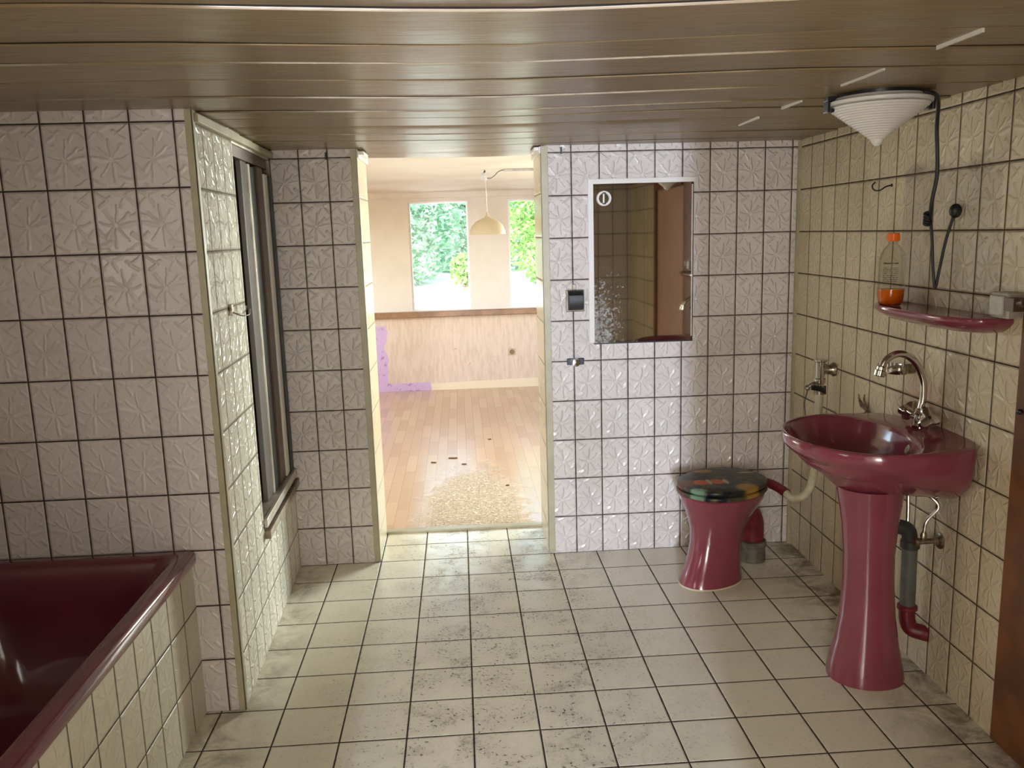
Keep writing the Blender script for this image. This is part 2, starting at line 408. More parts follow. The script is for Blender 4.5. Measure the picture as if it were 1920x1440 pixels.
# side wall with the shower opening
OY0, OY1, OZ0, OZ1 = 3.30, 4.06, .50, 1.985
b = MB()
X0, X1 = -.93, -.811
b.box(X0, X1, YL+.002, OY0, 0, 2.10, skew=sideskew)
b.box(X0, X1, OY0, YB+.05, 0, OZ0-.05, skew=sideskew)
b.box(X0, X1, OY1, YB+.05, OZ0-.05, 2.10, skew=sideskew, mi=1)
b.box(X0, X1, OY0, OY1, OZ1+.03, 2.10, skew=sideskew)
struct(b.build('wall_shower_side', [M['tile_side'], M['dark']], smooth=0))
# inside of the shower
b = MB(); b.box(-1.85, -1.75, YL+.1, YB+.1, 0, 2.1); b.box(-1.85, -.93, YB-.01, YB+.08, 0, 2.1); b.box(-1.75, -.97, YL+.101, YL+.14, 0, 2.1)
struct(b.build('wall_shower_inside', M['dark'], smooth=0))
# back wall: left and right of the doorway
b = MB(); b.box(-1.85, -.4585, YB, YJ, 0, 2.12)
o = struct(b.build('wall_back_left', [M['tile_backL'], M['tile_reveal'], M['plaster']], smooth=0))
def facemat(o):
    for p in o.data.polygons:
        n = p.normal
        if abs(n.x) > .9: p.material_index = 1
        elif n.y > .9: p.material_index = 2
facemat(o)
b = MB(); b.box(.407, 1.9, YB, YJ, 0, 2.12)
o = struct(b.build('wall_back_right', [M['tile_back'], M['tile_reveal'], M['plaster']], smooth=0)); facemat(o)
# left outer wall of the bathroom
b = MB(); b.box(-1.85, -1.70, .2, YL, 0, 2.12)
struct(b.build('wall_left_outer', M['tile_side'], smooth=0))
# right wall, tiled up to the wooden door frame; beyond the door again
b = MB()
def rskew(x, y, z): return (x+(y-YB)*.0165, y, z)
b.box(1.6615, 1.9, 2.335, YB+.1, 0, 2.12, skew=rskew)
b.box(1.6615, 1.9, .36, 1.20, 0, 2.12, skew=rskew)
b.box(1.6615, 1.9, 1.20, 2.335, 1.999, 2.12, skew=rskew)
struct(b.build('wall_right', M['tile_right'], smooth=0))
# rear wall behind the camera with the doorway the camera stands in
b = MB(); b.box(.486, 1.75, .22, .36, 0, 2.12); b.box(-1.85, -.44, .22, .36, 0, 2.12)
struct(b.build('wall_rear', M['tile_rear'], smooth=0))
b = MB(); b.box(-1.2, -1.1, -6.2, .22, 0, 2.4); b.box(1.1, 1.2, -6.2, .22, 0, 2.4); b.box(-1.2, 1.2, -6.3, -6.2, 0, 2.4)
struct(b.build('wall_hall', M['plain'], smooth=0))
b = MB(); b.box(-1.2, 1.2, -6.3, .22, 2.3, 2.4); b.box(-.44, .486, .1, .36, 2.03, 2.3)
struct(b.build('ceiling_hall', M['plain'], smooth=0))
# outer shell above the bathroom ceiling keeps daylight out
b = MB(); b.box(-2.0, 2.0, 0.0, 4.56, 2.13, 2.2)
struct(b.build('ceiling_slab', M['plain'], smooth=0))

# plastic corner trims
def trim(n, boxes, m='trim', bev=.002, skew=None):
    b = MB()
    for q in boxes: b.box(*q, skew=skew)
    return struct(b.build('trim_%d' % n, M[m], smooth=0, bevel=bev))
trim(1, [(-.831, -.806, YL-.004, YL+.001, 0, 2.03), (-.812, -.806, YL-.004, YL+.022, 0, 2.03)])
trim(2, [(-.485, -.455, YB-.004, YB+.001, .002, 2.022), (-.4595, -.455, YB-.004, YB+.022, .002, 2.022)])
trim(3, [(.4035, .438, YB-.004, YB+.001, .004, 2.024), (.4035, .408, YB-.004, YB+.022, .004, 2.024)])
trim(4, [(-.459, -.425, YB+.02, YB+.22, 2.006, 2.022), (-.459, -.447, YB-.003, YB+.42, 1.992, 2.022)], 'trimw')
trim(5, [(.375, .408, YB+.02, YB+.22, 2.006, 2.022), (.396, .408, YB-.003, YB+.42, 1.992, 2.022)], 'trimw')
# threshold strip between tiles and parquet
trim(6, [(-.4585, .407, 4.475, 4.525, .0, .012)], 'trim')
# cornice strip at the top of the side wall
trim(7, [(-.815, -.795, YL+.02, YB, 1.995, 2.022)], 'trim', skew=sideskew)
# pale strips at the ceiling panel end joints
for i, (y0, y1) in enumerate([(1.832, 2.006), (2.257, 2.506), (2.797, 2.966), (3.197, 3.416)]):
    trim(8+i, [(1.135, 1.1415, y0, y1, ZC-.007, ZC+.004)], 'trimw', bev=0)
trim(12, [(1.648, 1.6645, YB-.015, YB, 0, 2.02)], 'trim', bev=0)

# bath apron
b = MB(); b.box(-1.0, -.945, 1.02, YL, 0, .562)
struct(b.build('wall_bath_apron', M['tile_apron'], smooth=0))
b = MB(); b.box(-1.70, -.945, .95, 1.02, 0, .562)
struct(b.build('wall_bath_end', M['tile_apron'], smooth=0))

# door in the right wall (seen at the frame's edge and in the mirror)
dr = bpy.data.objects.new('door_1', None); COL.objects.link(dr); dr.location = (1.63, 1.7, 0); dr['_base'] = (1.63, 1.7, 0); dr['kind'] = 'structure'
b = MB(); b.box(1.626, 1.76, 2.06, 2.333, 0, 1.998); b.box(1.61, 1.72, 1.20, 1.26, 0, 1.998); b.box(1.61, 1.72, 1.26, 2.06, 1.93, 1.998)
b.build('door_frame', M['wood'], dr, smooth=0, bevel=.003)
M['leaf'] = mat('pinkish_door_leaf', (196, 158, 136), .5, rgb2=(184, 146, 124), nscale=3)
b = MB(); b.box(1.63, 1.67, 1.262, 2.058, .005, 1.928)
b.build('door_panel', M['leaf'], dr, smooth=0, bevel=.002)
b = MB(); b.lathe([(.003, 0), (.008, .003), (.009, .010), (.006, .015), (.003, .016)], (1.626, 2.302, 1.068), (-1, 0, 0), 16)
b.build('door_knob', M['blackp'], dr)

# ------------------------------------------------------------------ far room
def parquet():
    g = G('beech_parquet'); P = g.pos(); c = g.xyz(P)
    br = g.new('ShaderNodeTexBrick'); g.put(br.inputs['Vector'], g.comb(c[1], c[0], 0.0))
    br.inputs['Scale'].default_value = 1.0; br.inputs['Brick Width'].default_value = .42; br.inputs['Row Height'].default_value = .072
    br.inputs['Mortar Size'].default_value = .0012; br.offset = .37
    br.inputs['Color1'].default_value = C4((198, 166, 132)); br.inputs['Color2'].default_value = C4((184, 150, 116)); br.inputs['Mortar'].default_value = C4((150, 116, 90))
    n = g.noise(P, 5, 6, .7, dist=2.0); n2 = g.noise(P, 26, 6, .75, dist=2.5)
    a = g.math('POWER', g.math('DIVIDE', g.math('SUBTRACT', c[0], .03), .34), 2.0)
    zz = g.math('POWER', g.math('DIVIDE', g.math('SUBTRACT', c[1], 4.85), 1.0), 2.0)
    patch = g.ramp(g.math('ADD', g.math('SQRT', g.math('ADD', a, zz)), g.math('MULTIPLY', g.math('SUBTRACT', n, .5), 1.6)), .6, 1.1, 1, 0)
    col = g.mix(g.math('MULTIPLY', patch, g.ramp(n2, .38, .62, .25, .8)), br.outputs['Color'], C4((176, 160, 128)))
    col = g.mix(g.math('MULTIPLY', patch, g.ramp(g.noise(P, 60, 5, .7), .52, .62)), col, C4((122, 102, 76)))
    scr = g.noise(P, 14, 6, .75, dist=4.0)
    col = g.mix(g.math('MULTIPLY', patch, g.math('MULTIPLY', g.ramp(scr, .55, .59), g.ramp(scr, .60, .66, 1, .2))), col, C4((236, 228, 206)))
    g.set(Base_Color=col, Roughness=g.math('ADD', .22, g.math('MULTIPLY', patch, .3)))
    g.bump(n2, .15, .001)
    return g.m
b = MB(); b.box(-2.6, 2.6, 4.50, YF+.1, -.12, -.001)
struct(b.build('floor_far_room', parquet(), smooth=0))
def farwall():
    g = G('far_wall_paper'); P = g.pos(); c = g.xyz(P)
    n = g.noise(P, 5, 5, .6); n3 = g.noise(P, 22, 5, .7)
    paint = g.mix(g.ramp(n, .4, .7, 0, .5), C4((214, 204, 190)), C4((204, 192, 176)))
    st = g.new('ShaderNodeMapping'); g.put(st.inputs['Vector'], P); st.inputs['Scale'].default_value = (9, 1, 1.6)
    paper = g.mix(g.ramp(g.noise(st.outputs[0], 4, 5, .6), .35, .7), C4((208, 184, 160)), C4((194, 168, 144)))
    paper = g.mix(g.ramp(n3, .62, .72, 0, .7), paper, C4((172, 122, 92)))
    xx = g.math('ADD', c[0], g.math('MULTIPLY', g.math('SUBTRACT', n, .5), .16))
    lil = g.math('MULTIPLY', g.ramp(xx, -.80, -.79, 1, 0), g.ramp(c[2], .70, .705, 1, 0))
    low = g.math('MULTIPLY', g.ramp(c[2], .085, .09, 1, 0), g.ramp(xx, -.36, -.35, 1, 0))
    bot = g.ramp(g.math('ADD', c[2], g.math('MULTIPLY', c[0], -.02)), .078, .083, 1, 0)
    col = g.mix(bot, paper, C4((216, 196, 162)))
    col = g.mix(g.math('MAXIMUM', lil, low), col, g.mix(g.ramp(n3, .55, .66), C4((190, 160, 184)), C4((152, 116, 146))))
    col = g.mix(g.ramp(c[2], .80, .802), col, paint)
    g.set(Base_Color=col, Roughness=.75); g.bump(n3, .2, .002)
    return g.m
W1, W2, WZ0, WZ1 = (-.50, .11), (.525, 1.13), .85, 1.965
xs = [-2.6, W1[0], W1[1], W2[0], W2[1], 2.6]
b = MB(); y0, y1 = YF, YF+.12
b.box(-2.6, 2.6, y0, y1, 0, WZ0); b.box(-2.6, 2.6, y0, y1, WZ1, 2.2)
for a0, a1 in ((xs[0], xs[1]), (xs[2], xs[3]), (xs[4], xs[5])): b.box(a0, a1, y0, y1, WZ0, WZ1)
struct(b.build('wall_far', farwall(), smooth=0))
def sidewall(name, xa, xb):
    b = MB(); a0, a1 = (6.4, 8.6) if xa > 0 else (5.5, 7.8)
    b.box(xa, xb, YJ, a0, 0, 2.2); b.box(xa, xb, a1, YF+.1, 0, 2.2); b.box(xa, xb, a0, a1, 0, .85); b.box(xa, xb, a0, a1, 2.0, 2.2)  # side openings added out of view to let the fill lamps in
    struct(b.build(name, M['plaster'], smooth=0))
sidewall('wall_far_right', 2.6, 2.7); sidewall('wall_far_left', -2.7, -2.6)
b = MB(); b.box(-2.7, -1.85, YJ-.1, YJ, 0, 2.2); b.box(1.9, 2.7, YJ-.1, YJ, 0, 2.2)
struct(b.build('wall_far_near_side', M['plaster'], smooth=0))
b = MB(); b.box(-2.7, 2.7, 4.545, YF+.12, 2.062, 2.2)
struct(b.build('ceiling_far_room', M['plaster'], smooth=0))
b = MB()
b.loft([[(x, YF, 2.0), (x, YF-.012, 2.005), (x, YF-.05, 2.05), (x, YF-.075, 2.0625), (x, YF, 2.0625)] for x in (-2.6, 2.6)])
struct(b.build('trim_13', M['plaster'], smooth=0))
b = MB(); b.box(-2.6, 2.6, YF-.07, YF+.01, .785, .845)
struct(b.build('window_board', M['sillwood'], smooth=0, bevel=.008))
def glass_thin():
    g = G('window_glass'); t = g.new('ShaderNodeBsdfTransparent'); t.inputs[0].default_value = (.96, .98, .97, 1)
    gl = g.new('ShaderNodeBsdfGlossy'); gl.inputs['Roughness'].default_value = .02
    fr = g.new('ShaderNodeFresnel'); fr.inputs[0].default_value = 1.45
    mx = g.new('ShaderNodeMixShader'); g.put(mx.inputs[0], fr.outputs[0]); g.put(mx.inputs[1], t.outputs[0]); g.put(mx.inputs[2], gl.outputs[0])
    g.t.links.new(mx.outputs[0], g.n['Material Output'].inputs[0]); return g.m
M['glass'] = glass_thin()
for i, (a0, a1) in enumerate((W1, W2)):
    e = bpy.data.objects.new('window_%d' % (i+1), None); COL.objects.link(e); e.location = ((a0+a1)/2, YF+.05, WZ0); e['_base'] = ((a0+a1)/2, YF+.05, WZ0); e['kind'] = 'structure'
    b = MB(); t = .018
    b.box(a0, a0+t, YF+.02, YF+.07, WZ0, WZ1); b.box(a1-t, a1, YF+.02, YF+.07, WZ0, WZ1); b.box(a0+t, a1-t, YF+.02, YF+.07, WZ0, WZ0+t); b.box(a0+t, a1-t, YF+.02, YF+.07, WZ1-t, WZ1)
    b.build('window_frame', M['trimw'], e, smooth=0)
    xc_ = (a0+a1)/2
    b = MB(); b.box(a0+t, a1-t, YF+.043, YF+.047, WZ0+t, WZ1-t, skew=lambda x, y, z: (x, y+(x-xc_)*.055, z))   # pane turned so the hall lamp's reflection misses the camera
    b.build('pane', M['glass'], e, smooth=0)

# ------------------------------------------------------------------ outdoors
def groundm():
    g = G('pale_gravel'); P = g.pos()
    g.set(Base_Color=g.mix(g.ramp(g.noise(P, 3, 6, .7), .35, .7), C4((206, 200, 186)), C4((176, 170, 150))), Roughness=.9); return g.m
b = MB(); n = 12; rings = []
for k in range(n+1):
    y = YF+.13+k*3.2
    z = -.15+(.85*min(1, max(0, (y-10)/8)))
    rings.append([(-20, y, z), (20, y, z), (20, y, z-.5), (-20, y, z-.5)])
b.loft(rings)
struct(b.build('ground', groundm(), smooth=0))
def leafm(name, a, bc):
    g = G(name); oc = g.new('ShaderNodeTexCoord').outputs['Object']
    col = g.mix(g.ramp(g.noise(oc, 3, 3), .35, .65), C4(a), C4(bc))
    d = g.new('ShaderNodeBsdfDiffuse'); t = g.new('ShaderNodeBsdfTranslucent'); g.put(d.inputs[0], col); g.put(t.inputs[0], col)
    mx = g.new('ShaderNodeMixShader'); mx.inputs[0].default_value = .45; g.put(mx.inputs[1], d.outputs[0]); g.put(mx.inputs[2], t.outputs[0])
    g.t.links.new(mx.outputs[0], g.n['Material Output'].inputs[0]); return g.m
LM = [leafm('leaves_blue_green', (158, 186, 160), (120, 158, 128)), leafm('leaves_fresh_green', (150, 184, 112), (116, 158, 86))]
def tree(x, y, h, r, nl, lm, label, seed):
    rnd = random.Random(seed); gz = -.15+(.85*min(1, max(0, (y-10)/8)))
    e = thing('leafy_tree', (x, y, gz), label, 'tree', None)
    b = MB(); b.tube(smoothpath([(x, y, gz-.1), (x+.05, y, gz+h*.3), (x-.06, y+.05, gz+h*.6), (x, y, gz+h*.85)], 4), [.09-.005*i for i in range(13)], 8)
    for k in range(7):
        a = rnd.uniform(0, 6.28); z0 = gz+h*rnd.uniform(.15, .6)
        b.tube([(x, y, z0), (x+math.cos(a)*r*.4, y+math.sin(a)*r*.4, z0+h*.12), (x+math.cos(a)*r*.8, y+math.sin(a)*r*.8, z0+h*.3)], [.04, .025, .01], 6)
    b.build('trunk', M['bark'], e)
    b = MB()
    for k in range(nl):
        while True:
            px, py, pz = rnd.uniform(-1, 1), rnd.uniform(-1, 1), rnd.uniform(-1, 1)
            if px*px+py*py+abs(pz)**3 < 1: break
        cx = Vector((x+px*r, y+py*r*.7, gz+.15+h*.5+pz*h*.60))
        t = Vector((rnd.gauss(0, 1), rnd.gauss(0, 1), rnd.gauss(0, .7))).normalized(); s_ = t.orthogonal().normalized()
        s_ = (s_*math.cos(k)+t.cross(s_)*math.sin(k)); L = rnd.uniform(.045, .095); wd = L*.42; nrm = t.cross(s_)
        b.add([cx-t*L, cx+s_*wd+nrm*.01, cx+t*L, cx-s_*wd+nrm*.01], [(0, 1, 2, 3)])
    o = b.build('foliage', lm, e, smooth=0)
    o['kind'] = 'stuff'
    return e
tree(-1.45, 17.6, 3.4, 1.55, 14000, LM[0], 'bluish green tree behind the left part of the left window', 1)
tree(.55, 21.2, 4.0, 2.1, 20000, LM[0], 'bluish green tree behind the middle and right part of the left window', 2)
tree(.12, 16.4, .55, .30, 500, LM[1], 'small bright green shrub low in the left window', 3)
tree(2.3, 16.6, 3.4, 1.5, 14000, LM[1], 'fresh yellow-green tree seen through the right window', 4)

# ================================================================== OBJECTS
# ---- bathtub
def bathtub():
    x0, x1, y0, y1, zt = -1.698, -.925, 1.0, YL-.002, .60
    def rr(inset, z, rad, n=8, ex=0, ey0=0, ey1=0):
        a0, a1, b0, b1 = x0+inset+ex, x1-inset-ex, y0+inset+ey0, y1-inset-ey1; pts = []
        for cx, cy_, s0 in ((a1-rad, b1-rad, 0), (a0+rad, b1-rad, 90), (a0+rad, b0+rad, 180), (a1-rad, b0+rad, 270)):
            for k in range(n+1):
                a = math.radians(s0+90*k/n); pts.append((cx+rad*math.cos(a), cy_+rad*math.sin(a), z))
        return pts
    b = MB()
    b.loft([rr(.012, .560, .012), rr(.002, .558, .014), rr(0, .566, .016), rr(0, .588, .016), rr(.004, .597, .014), rr(.012, .601, .012),
            rr(.035, .601, .02), rr(.052, .598, .03), rr(.066, .585, .05), rr(.075, .55, .07), rr(.09, .45, .09, ey0=.04), rr(.11, .32, .11, ey0=.12), rr(.14, .22, .13, ey0=.22, ey1=.02),
            rr(.19, .175, .12, ey0=.26, ey1=.04), rr(.26, .165, .09, ey0=.3, ey1=.06)], cap0=False)
    o = b.build('bathtub', M['pinkdark'], smooth=60)
    tag(o, 'dark old-pink bathtub with a rolled rim behind a tiled apron', 'bathtub')
bathtub()

# ---- shower screen in the side wall
t = thing('shower_screen', (-.86, 3.3, .46), 'folded shower door with aluminium and dark profiles in the tiled side opening', 'shower door')
def sk(bx, name, m, bev=.0015):
    b = MB()
    for q in bx: b.box(*q, skew=sideskew)
    return b.build(name, M[m], t, smooth=0, bevel=bev)
sk([(-.905, -.808, OY0, OY1, .492, .512), (-.905, -.885, OY0, OY1, .512, .532)], 'bottom_rail', 'alu')
sk([(-.809, -.796, OY0+.002, OY1+.004, .478, .515)], 'sill_strip', 'alu')
sk([(-.809, -.786, OY0+.002, OY1+.004, .430, .462)], 'ledge', 'alud')
sk([(-.905, -.825, OY0, OY1, 1.945, OZ1+.025)], 'header', 'bronze')
sk([(-.825, -.8155, OY0, OY1, 1.988, 2.008)], 'top_rail', 'alu')
sk([(-.855, -.835, 3.54, 3.645, .515, 1.945)], 'folded_panel', 'acryl')
sk([(-.86, -.828, 3.648, 3.682, .515, 1.94)], 'edge_profile', 'alu')
sk([(-.862, -.826, 3.684, 3.762, .515, 1.93)], 'gasket', 'rubber')
sk([(-.86, -.820, 3.79, 3.905, .515, 1.94)], 'inner_panel', 'bronze')
sk([(-.85, -.812, 3.908, 3.975, .52, 1.915)], 'white_profile', 'trimw')
sk([(-.85, -.806, 3.978, 4.052, .50, 1.91)], 'gasket', 'rubber')
sk([(-.86, -.812, 4.052, 4.072, .50, 1.985)], 'wall_profile', 'alud')

# ---- clip hook on the side wall
def skp(p): return Vector(sideskew(*p))
e = thing('towel_hook', skp((-.81, 3.04, 1.385)), 'small chrome towel hook with two wire arms on the left pier tiles', 'hook')
b = MB(); b.box(-.811, -.800, 3.03, 3.055, 1.365, 1.405, skew=sideskew); b.build('hook_base', M['chromeold'], e, smooth=0, bevel=.002)
b = MB(); b.tube(smoothpath([skp((-.80, 3.04, 1.375)), skp((-.775, 3.07, 1.36)), skp((-.76, 3.12, 1.36)), skp((-.765, 3.17, 1.375))], 5), .0022, 8); b.build('wire_arm', M['chromeold'], e)
b = MB(); b.tube(smoothpath([skp((-.80, 3.05, 1.375)), skp((-.785, 3.10, 1.365)), skp((-.78, 3.15, 1.37)), skp((-.785, 3.20, 1.385))], 5), .0022, 8); b.build('wire_arm', M['chromeold'], e)

# ---- mirror with its plastic edge
mx0, mx1, mz0, mz1 = .653, 1.137, 1.079, 1.842
def mirror_m():
    g = G('spotted_mirror'); P = g.pos(); c = g.xyz(P)
    g.set(Metallic=1.0, Base_Color=C4((236, 232, 224)), Roughness=.03)
    n = g.noise(P, 55, 5, .8); n2 = g.noise(P, 9, 5, .7)
    left = g.math('MULTIPLY', g.ramp(c[0], .66, .86, 1, 0), g.ramp(c[2], 1.15, 1.55, 1, 0))
    f = g.math('MULTIPLY', g.ramp(g.math('ADD', n, g.math('MULTIPLY', left, .22)), .60, .74), g.ramp(n2, .3, .6, .4, 1))
    f = g.math('MULTIPLY', f, g.ramp(c[2], 1.3, 1.6, 1, .15))
    d = g.new('ShaderNodeBsdfDiffuse'); d.inputs[0].default_value = C4((190, 190, 186))
    mx = g.new('ShaderNodeMixShader'); g.put(mx.inputs[0], g.math('MULTIPLY', f, .7)); g.put(mx.inputs[1], g.b.outputs[0]); g.put(mx.inputs[2], d.outputs[0])
    g.t.links.new(mx.outputs[0], g.n['Material Output'].inputs[0]); return g.m
e = thing('wall_mirror', ((mx0+mx1)/2, YB, mz0), 'spotted rectangular mirror set flush in the white tiles right of the doorway', 'mirror')
b = MB(); b.box(mx0, mx1, YB-.005, YB-.001, mz0, mz1); b.build('mirror_glass', mirror_m(), e, smooth=0)
b = MB(); b.box(mx0-.004, mx1+.004, YB-.003, YB+.0005, mz0-.006, mz1+.002); b.build('backing', M['blackp'], e, smooth=0)
b = MB()
b.box(mx0-.026, mx0-.001, YB-.007, YB, mz0+.003, mz1+.024); b.box(mx0-.001, mx1+.012, YB-.007, YB, mz1+.001, mz1+.024)
b.build('edge_strip', M['trimw'], e, smooth=0, bevel=.001)
b = MB(); b.box(mx1-.006, mx1-.001, YB-.0065, YB-.0052, mz0+.02, mz1-.01); b.build('side_bead', M['hose'], e, smooth=0)
# ring hanger on the mirror
e = thing('suction_hook', (.703, YB-.006, 1.775), 'round pale ring hook stuck on the upper left corner of the mirror', 'hook')
b = MB(); b.lathe([(.026, 0), (.034, 0), (.036, .006), (.034, .012), (.026, .012), (.024, .006), (.026, 0)], (.703, YB-.0055, 1.775), (0, -1, 0), 36, caps=False); b.build('ring', M['trimw'], e)
b = MB(); b.box(.7005, .7055, YB-.013, YB-.007, 1.749, 1.801); b.build('bar', M['trimw'], e, smooth=0, bevel=.001)
for zz in (1.747, 1.797): 
    b = MB(); b.box(.695, .711, YB-.0195, YB-.006, zz, zz+.006); b.build('clip', M['blackp'], e, smooth=0, bevel=.001)

# ---- toilet paper holder and small chrome holder
e = thing('paper_holder', (.555, YB, 1.25), 'black plastic holder flap on a pale base left of the mirror', 'holder')
b = MB(); b.box(.512, .602, YB-.012, YB, 1.238, 1.345); b.build('base_plate', M['alud'], e, smooth=0, bevel=.004)
b = MB(); b.loft([[(.520+.0, YB-.012, z), (.522, YB-.012-d, z), (.594, YB-.012-d, z), (.596, YB-.012, z)] for z, d in ((1.247, .012), (1.26, .03), (1.29, .038), (1.32, .034), (1.338, .018), (1.342, .008))]); b.build('flap', M['blackp'], e, smooth=30, bevel=.002)
b = MB(); b.box(.545, .562, YB-.014, YB, 1.345, 1.372); b.build('tab', M['alud'], e, smooth=0, bevel=.002)
e = thing('chrome_holder', (.555, YB, .97), 'small chrome oval holder on the tiles below the black flap', 'holder')
b = MB(); b.box(.513, .598, YB-.006, YB, .975, 1.008); b.build('back_plate', M['blackp'], e, smooth=0, bevel=.006)
b = MB(); b.lathe([(.012, 0), (.020, .002), (.021, .02), (.018, .032), (.0, .034)], (.555, YB-.005, .990), (0, -1, 0), 24); b.build('knob', M['chrome'], e)

# ---- tiny nail clips at the top of the back wall
for x, w_ in ((.502, 'right'), (-.598, 'left')):
    b = MB(); b.box(x-.004, x+.004, YB-.008, YB, 1.985, 2.018)
    tag(b.build('wall_clip', M['rubber'], smooth=0), 'tiny dark clip at the ceiling line just %s of the doorway' % w_, 'clip')

# ---- toilet
TH_ = math.radians(215); ca, sa = math.cos(TH_), math.sin(TH_)
def T(c, u, v, z): return (c[0]+u*ca-v*sa, c[1]+u*sa+v*ca, z)
def egg(c, z, a, bb, ab=None, n=48, sq=2.0):
    out = []
    for k in range(n):
        t_ = 2*math.pi*k/n; ct, st = math.cos(t_), math.sin(t_)
        A = a if ct > 0 else (ab or a)
        e_ = 2.0/sq
        out.append(T(c, A*math.copysign(abs(ct)**e_, ct), bb*math.copysign(abs(st)**e_, st), z))
    return out
RC = (1.20, 3.745)
e = thing('toilet', (1.15, 3.69, 0), 'old-pink floor-standing toilet with a dark fish-patterned lid', 'toilet')
b = MB(); rings = []
for z, du, a, ab, bb in [(0, -.0, .185, .15, .128), (.012, 0, .185, .15, .128), (.05, .0, .172, .142, .118), (.12, .0, .156, .13, .108), (.18, .0, .152, .13, .106), (.24, .004, .160, .14, .114), (.29, .008, .178, .165, .132), (.34, .012, .203, .195, .158), (.375, .014, .222, .215, .176), (.40, .014, .228, .22, .184), (.408, .014, .222, .214, .178)]:
    k = min(1, z/.36); c = (1.132+(RC[0]-1.132)*k, 3.668+(RC[1]-3.668)*k)
    rings.append(egg(c, z, a-du*0, bb, ab))
for z, s_ in ((.408, .82), (.36, .76), (.28, .55), (.22, .3)):
    rings.append(egg(RC, z, .222*s_, .178*s_, .214*s_))
b.loft(rings); bowl = b.build('bowl', M['pink'], e, smooth=50)
b = MB(); b.loft([egg((1.132, 3.668), z, .185+d, .128+d, .150+d) for z, d in ((.0005, .003), (.003, .0025), (.006, .000))]); b.build('floor_sealant', M['seal'], e)
# curved outlet behind the bowl, its shade painted in as a darker red
b = MB(); b.tube(smoothpath([(1.16, 3.70, .20), (1.25, 3.765, .262), (1.33, 3.82, .272), (1.382, 3.852, .21), (1.39, 3.86, .09)], 6), [.07]*6+[.062]*6+[.055]*13, 20)
b.build('outlet', M['red'], e)
def seat_m():
    g = G('fish_print_lid'); P = g.pos(); c = g.xyz(P)
    n = g.noise(P, 7, 6, .65, dist=1.5); n2 = g.noise(P, 22, 5, .7)
    col = g.mix(g.ramp(n, .42, .62), C4((20, 26, 36)), C4((74, 68, 52)))
    col = g.mix(g.ramp(g.noise(P, 5, 4, .6, dist=2.5), .56, .66, 0, .8), col, C4((112, 92, 48)))
    col = g.mix(g.ramp(n2, .6, .68, 0, .55), col, C4((120, 128, 96)))
    def ell(cx, cy_, rx, ry, rgb, col, soft=.15, am=.9):
        a = g.math('POWER', g.math('DIVIDE', g.math('SUBTRACT', c[0], cx), rx), 2.0); q = g.math('POWER', g.math('DIVIDE', g.math('SUBTRACT', c[1], cy_), ry), 2.0)
        return g.mix(g.math('MULTIPLY', g.ramp(g.math('ADD', g.math('SQRT', g.math('ADD', a, q)), g.math('MULTIPLY', g.math('SUBTRACT', n2, .5), .5)), 1-soft, 1+soft, 1, 0), am), col, C4(rgb))
    col = ell(1.02, 3.70, .05, .045, (110, 62, 34), col)
    col = ell(1.085, 3.70, .036, .036, (206, 84, 30), col); col = ell(1.16, 3.70, .032, .034, (200, 80, 30), col)
    col = ell(1.122, 3.705, .010, .040, (176, 172, 150), col); col = ell(1.20, 3.70, .012, .036, (180, 170, 136), col)
    col = ell(1.145, 3.88, .045, .026, (172, 118, 54), col); col = ell(1.27, 3.60, .05, .05, (176, 136, 56), col, .3, .8)
    col = ell(1.34, 3.83, .04, .012, (190, 160, 80), col); col = ell(1.03, 3.585, .045, .03, (120, 150, 124), col, .3)
    g.set(Base_Color=col, Roughness=.3); g.b.inputs['Coat Weight'].default_value = .0; g.b.inputs['Specular IOR Level'].default_value = .3; return g.m
M['seat'] = seat_m()
def slab(z0, z1, a, ab, bb, r=.006):
    return [egg(RC, z0, a-r, bb-r, ab-r, sq=2.15), egg(RC, z0+r*.5, a-.001, bb-.001, ab-.001, sq=2.15), egg(RC, (z0+z1)/2, a, bb, ab, sq=2.15), egg(RC, z1-r*.5, a-.001, bb-.001, ab-.001, sq=2.15), egg(RC, z1, a-r, bb-r, ab-r, sq=2.15)]
b = MB(); b.loft(slab(.409, .429, .233, .215, .192)); b.build('seat_ring', M['seat'], e, smooth=60)
b = MB(); b.loft(slab(.434, .456, .230, .216, .189)+[egg(RC, .458, .15, .13, .15)]); b.build('lid', M['seat'], e, smooth=60)
for s_ in (-1, 1):
    b = MB(); p0 = T(RC, -.205, s_*.07-.012, .432); p1 = T(RC, -.205, s_*.07+.012, .432); b.tube([p0, p1], .009, 12); b.build('hinge', M['chromeold'], e)

# ---- drain collar
b = MB(); b.lathe([(.062, 0), (.065, .01), (.063, .07), (.067, .076), (.068, .098), (.066, .104), (.058, .106), (.057, .09), (.056, .02), (0, .018)], (1.39, 3.86, 0), (0, 0, 1), 32)
tag(b.build('drain_collar', M['pot']), 'dusty grey round pipe collar on the floor behind the toilet', 'pipe')
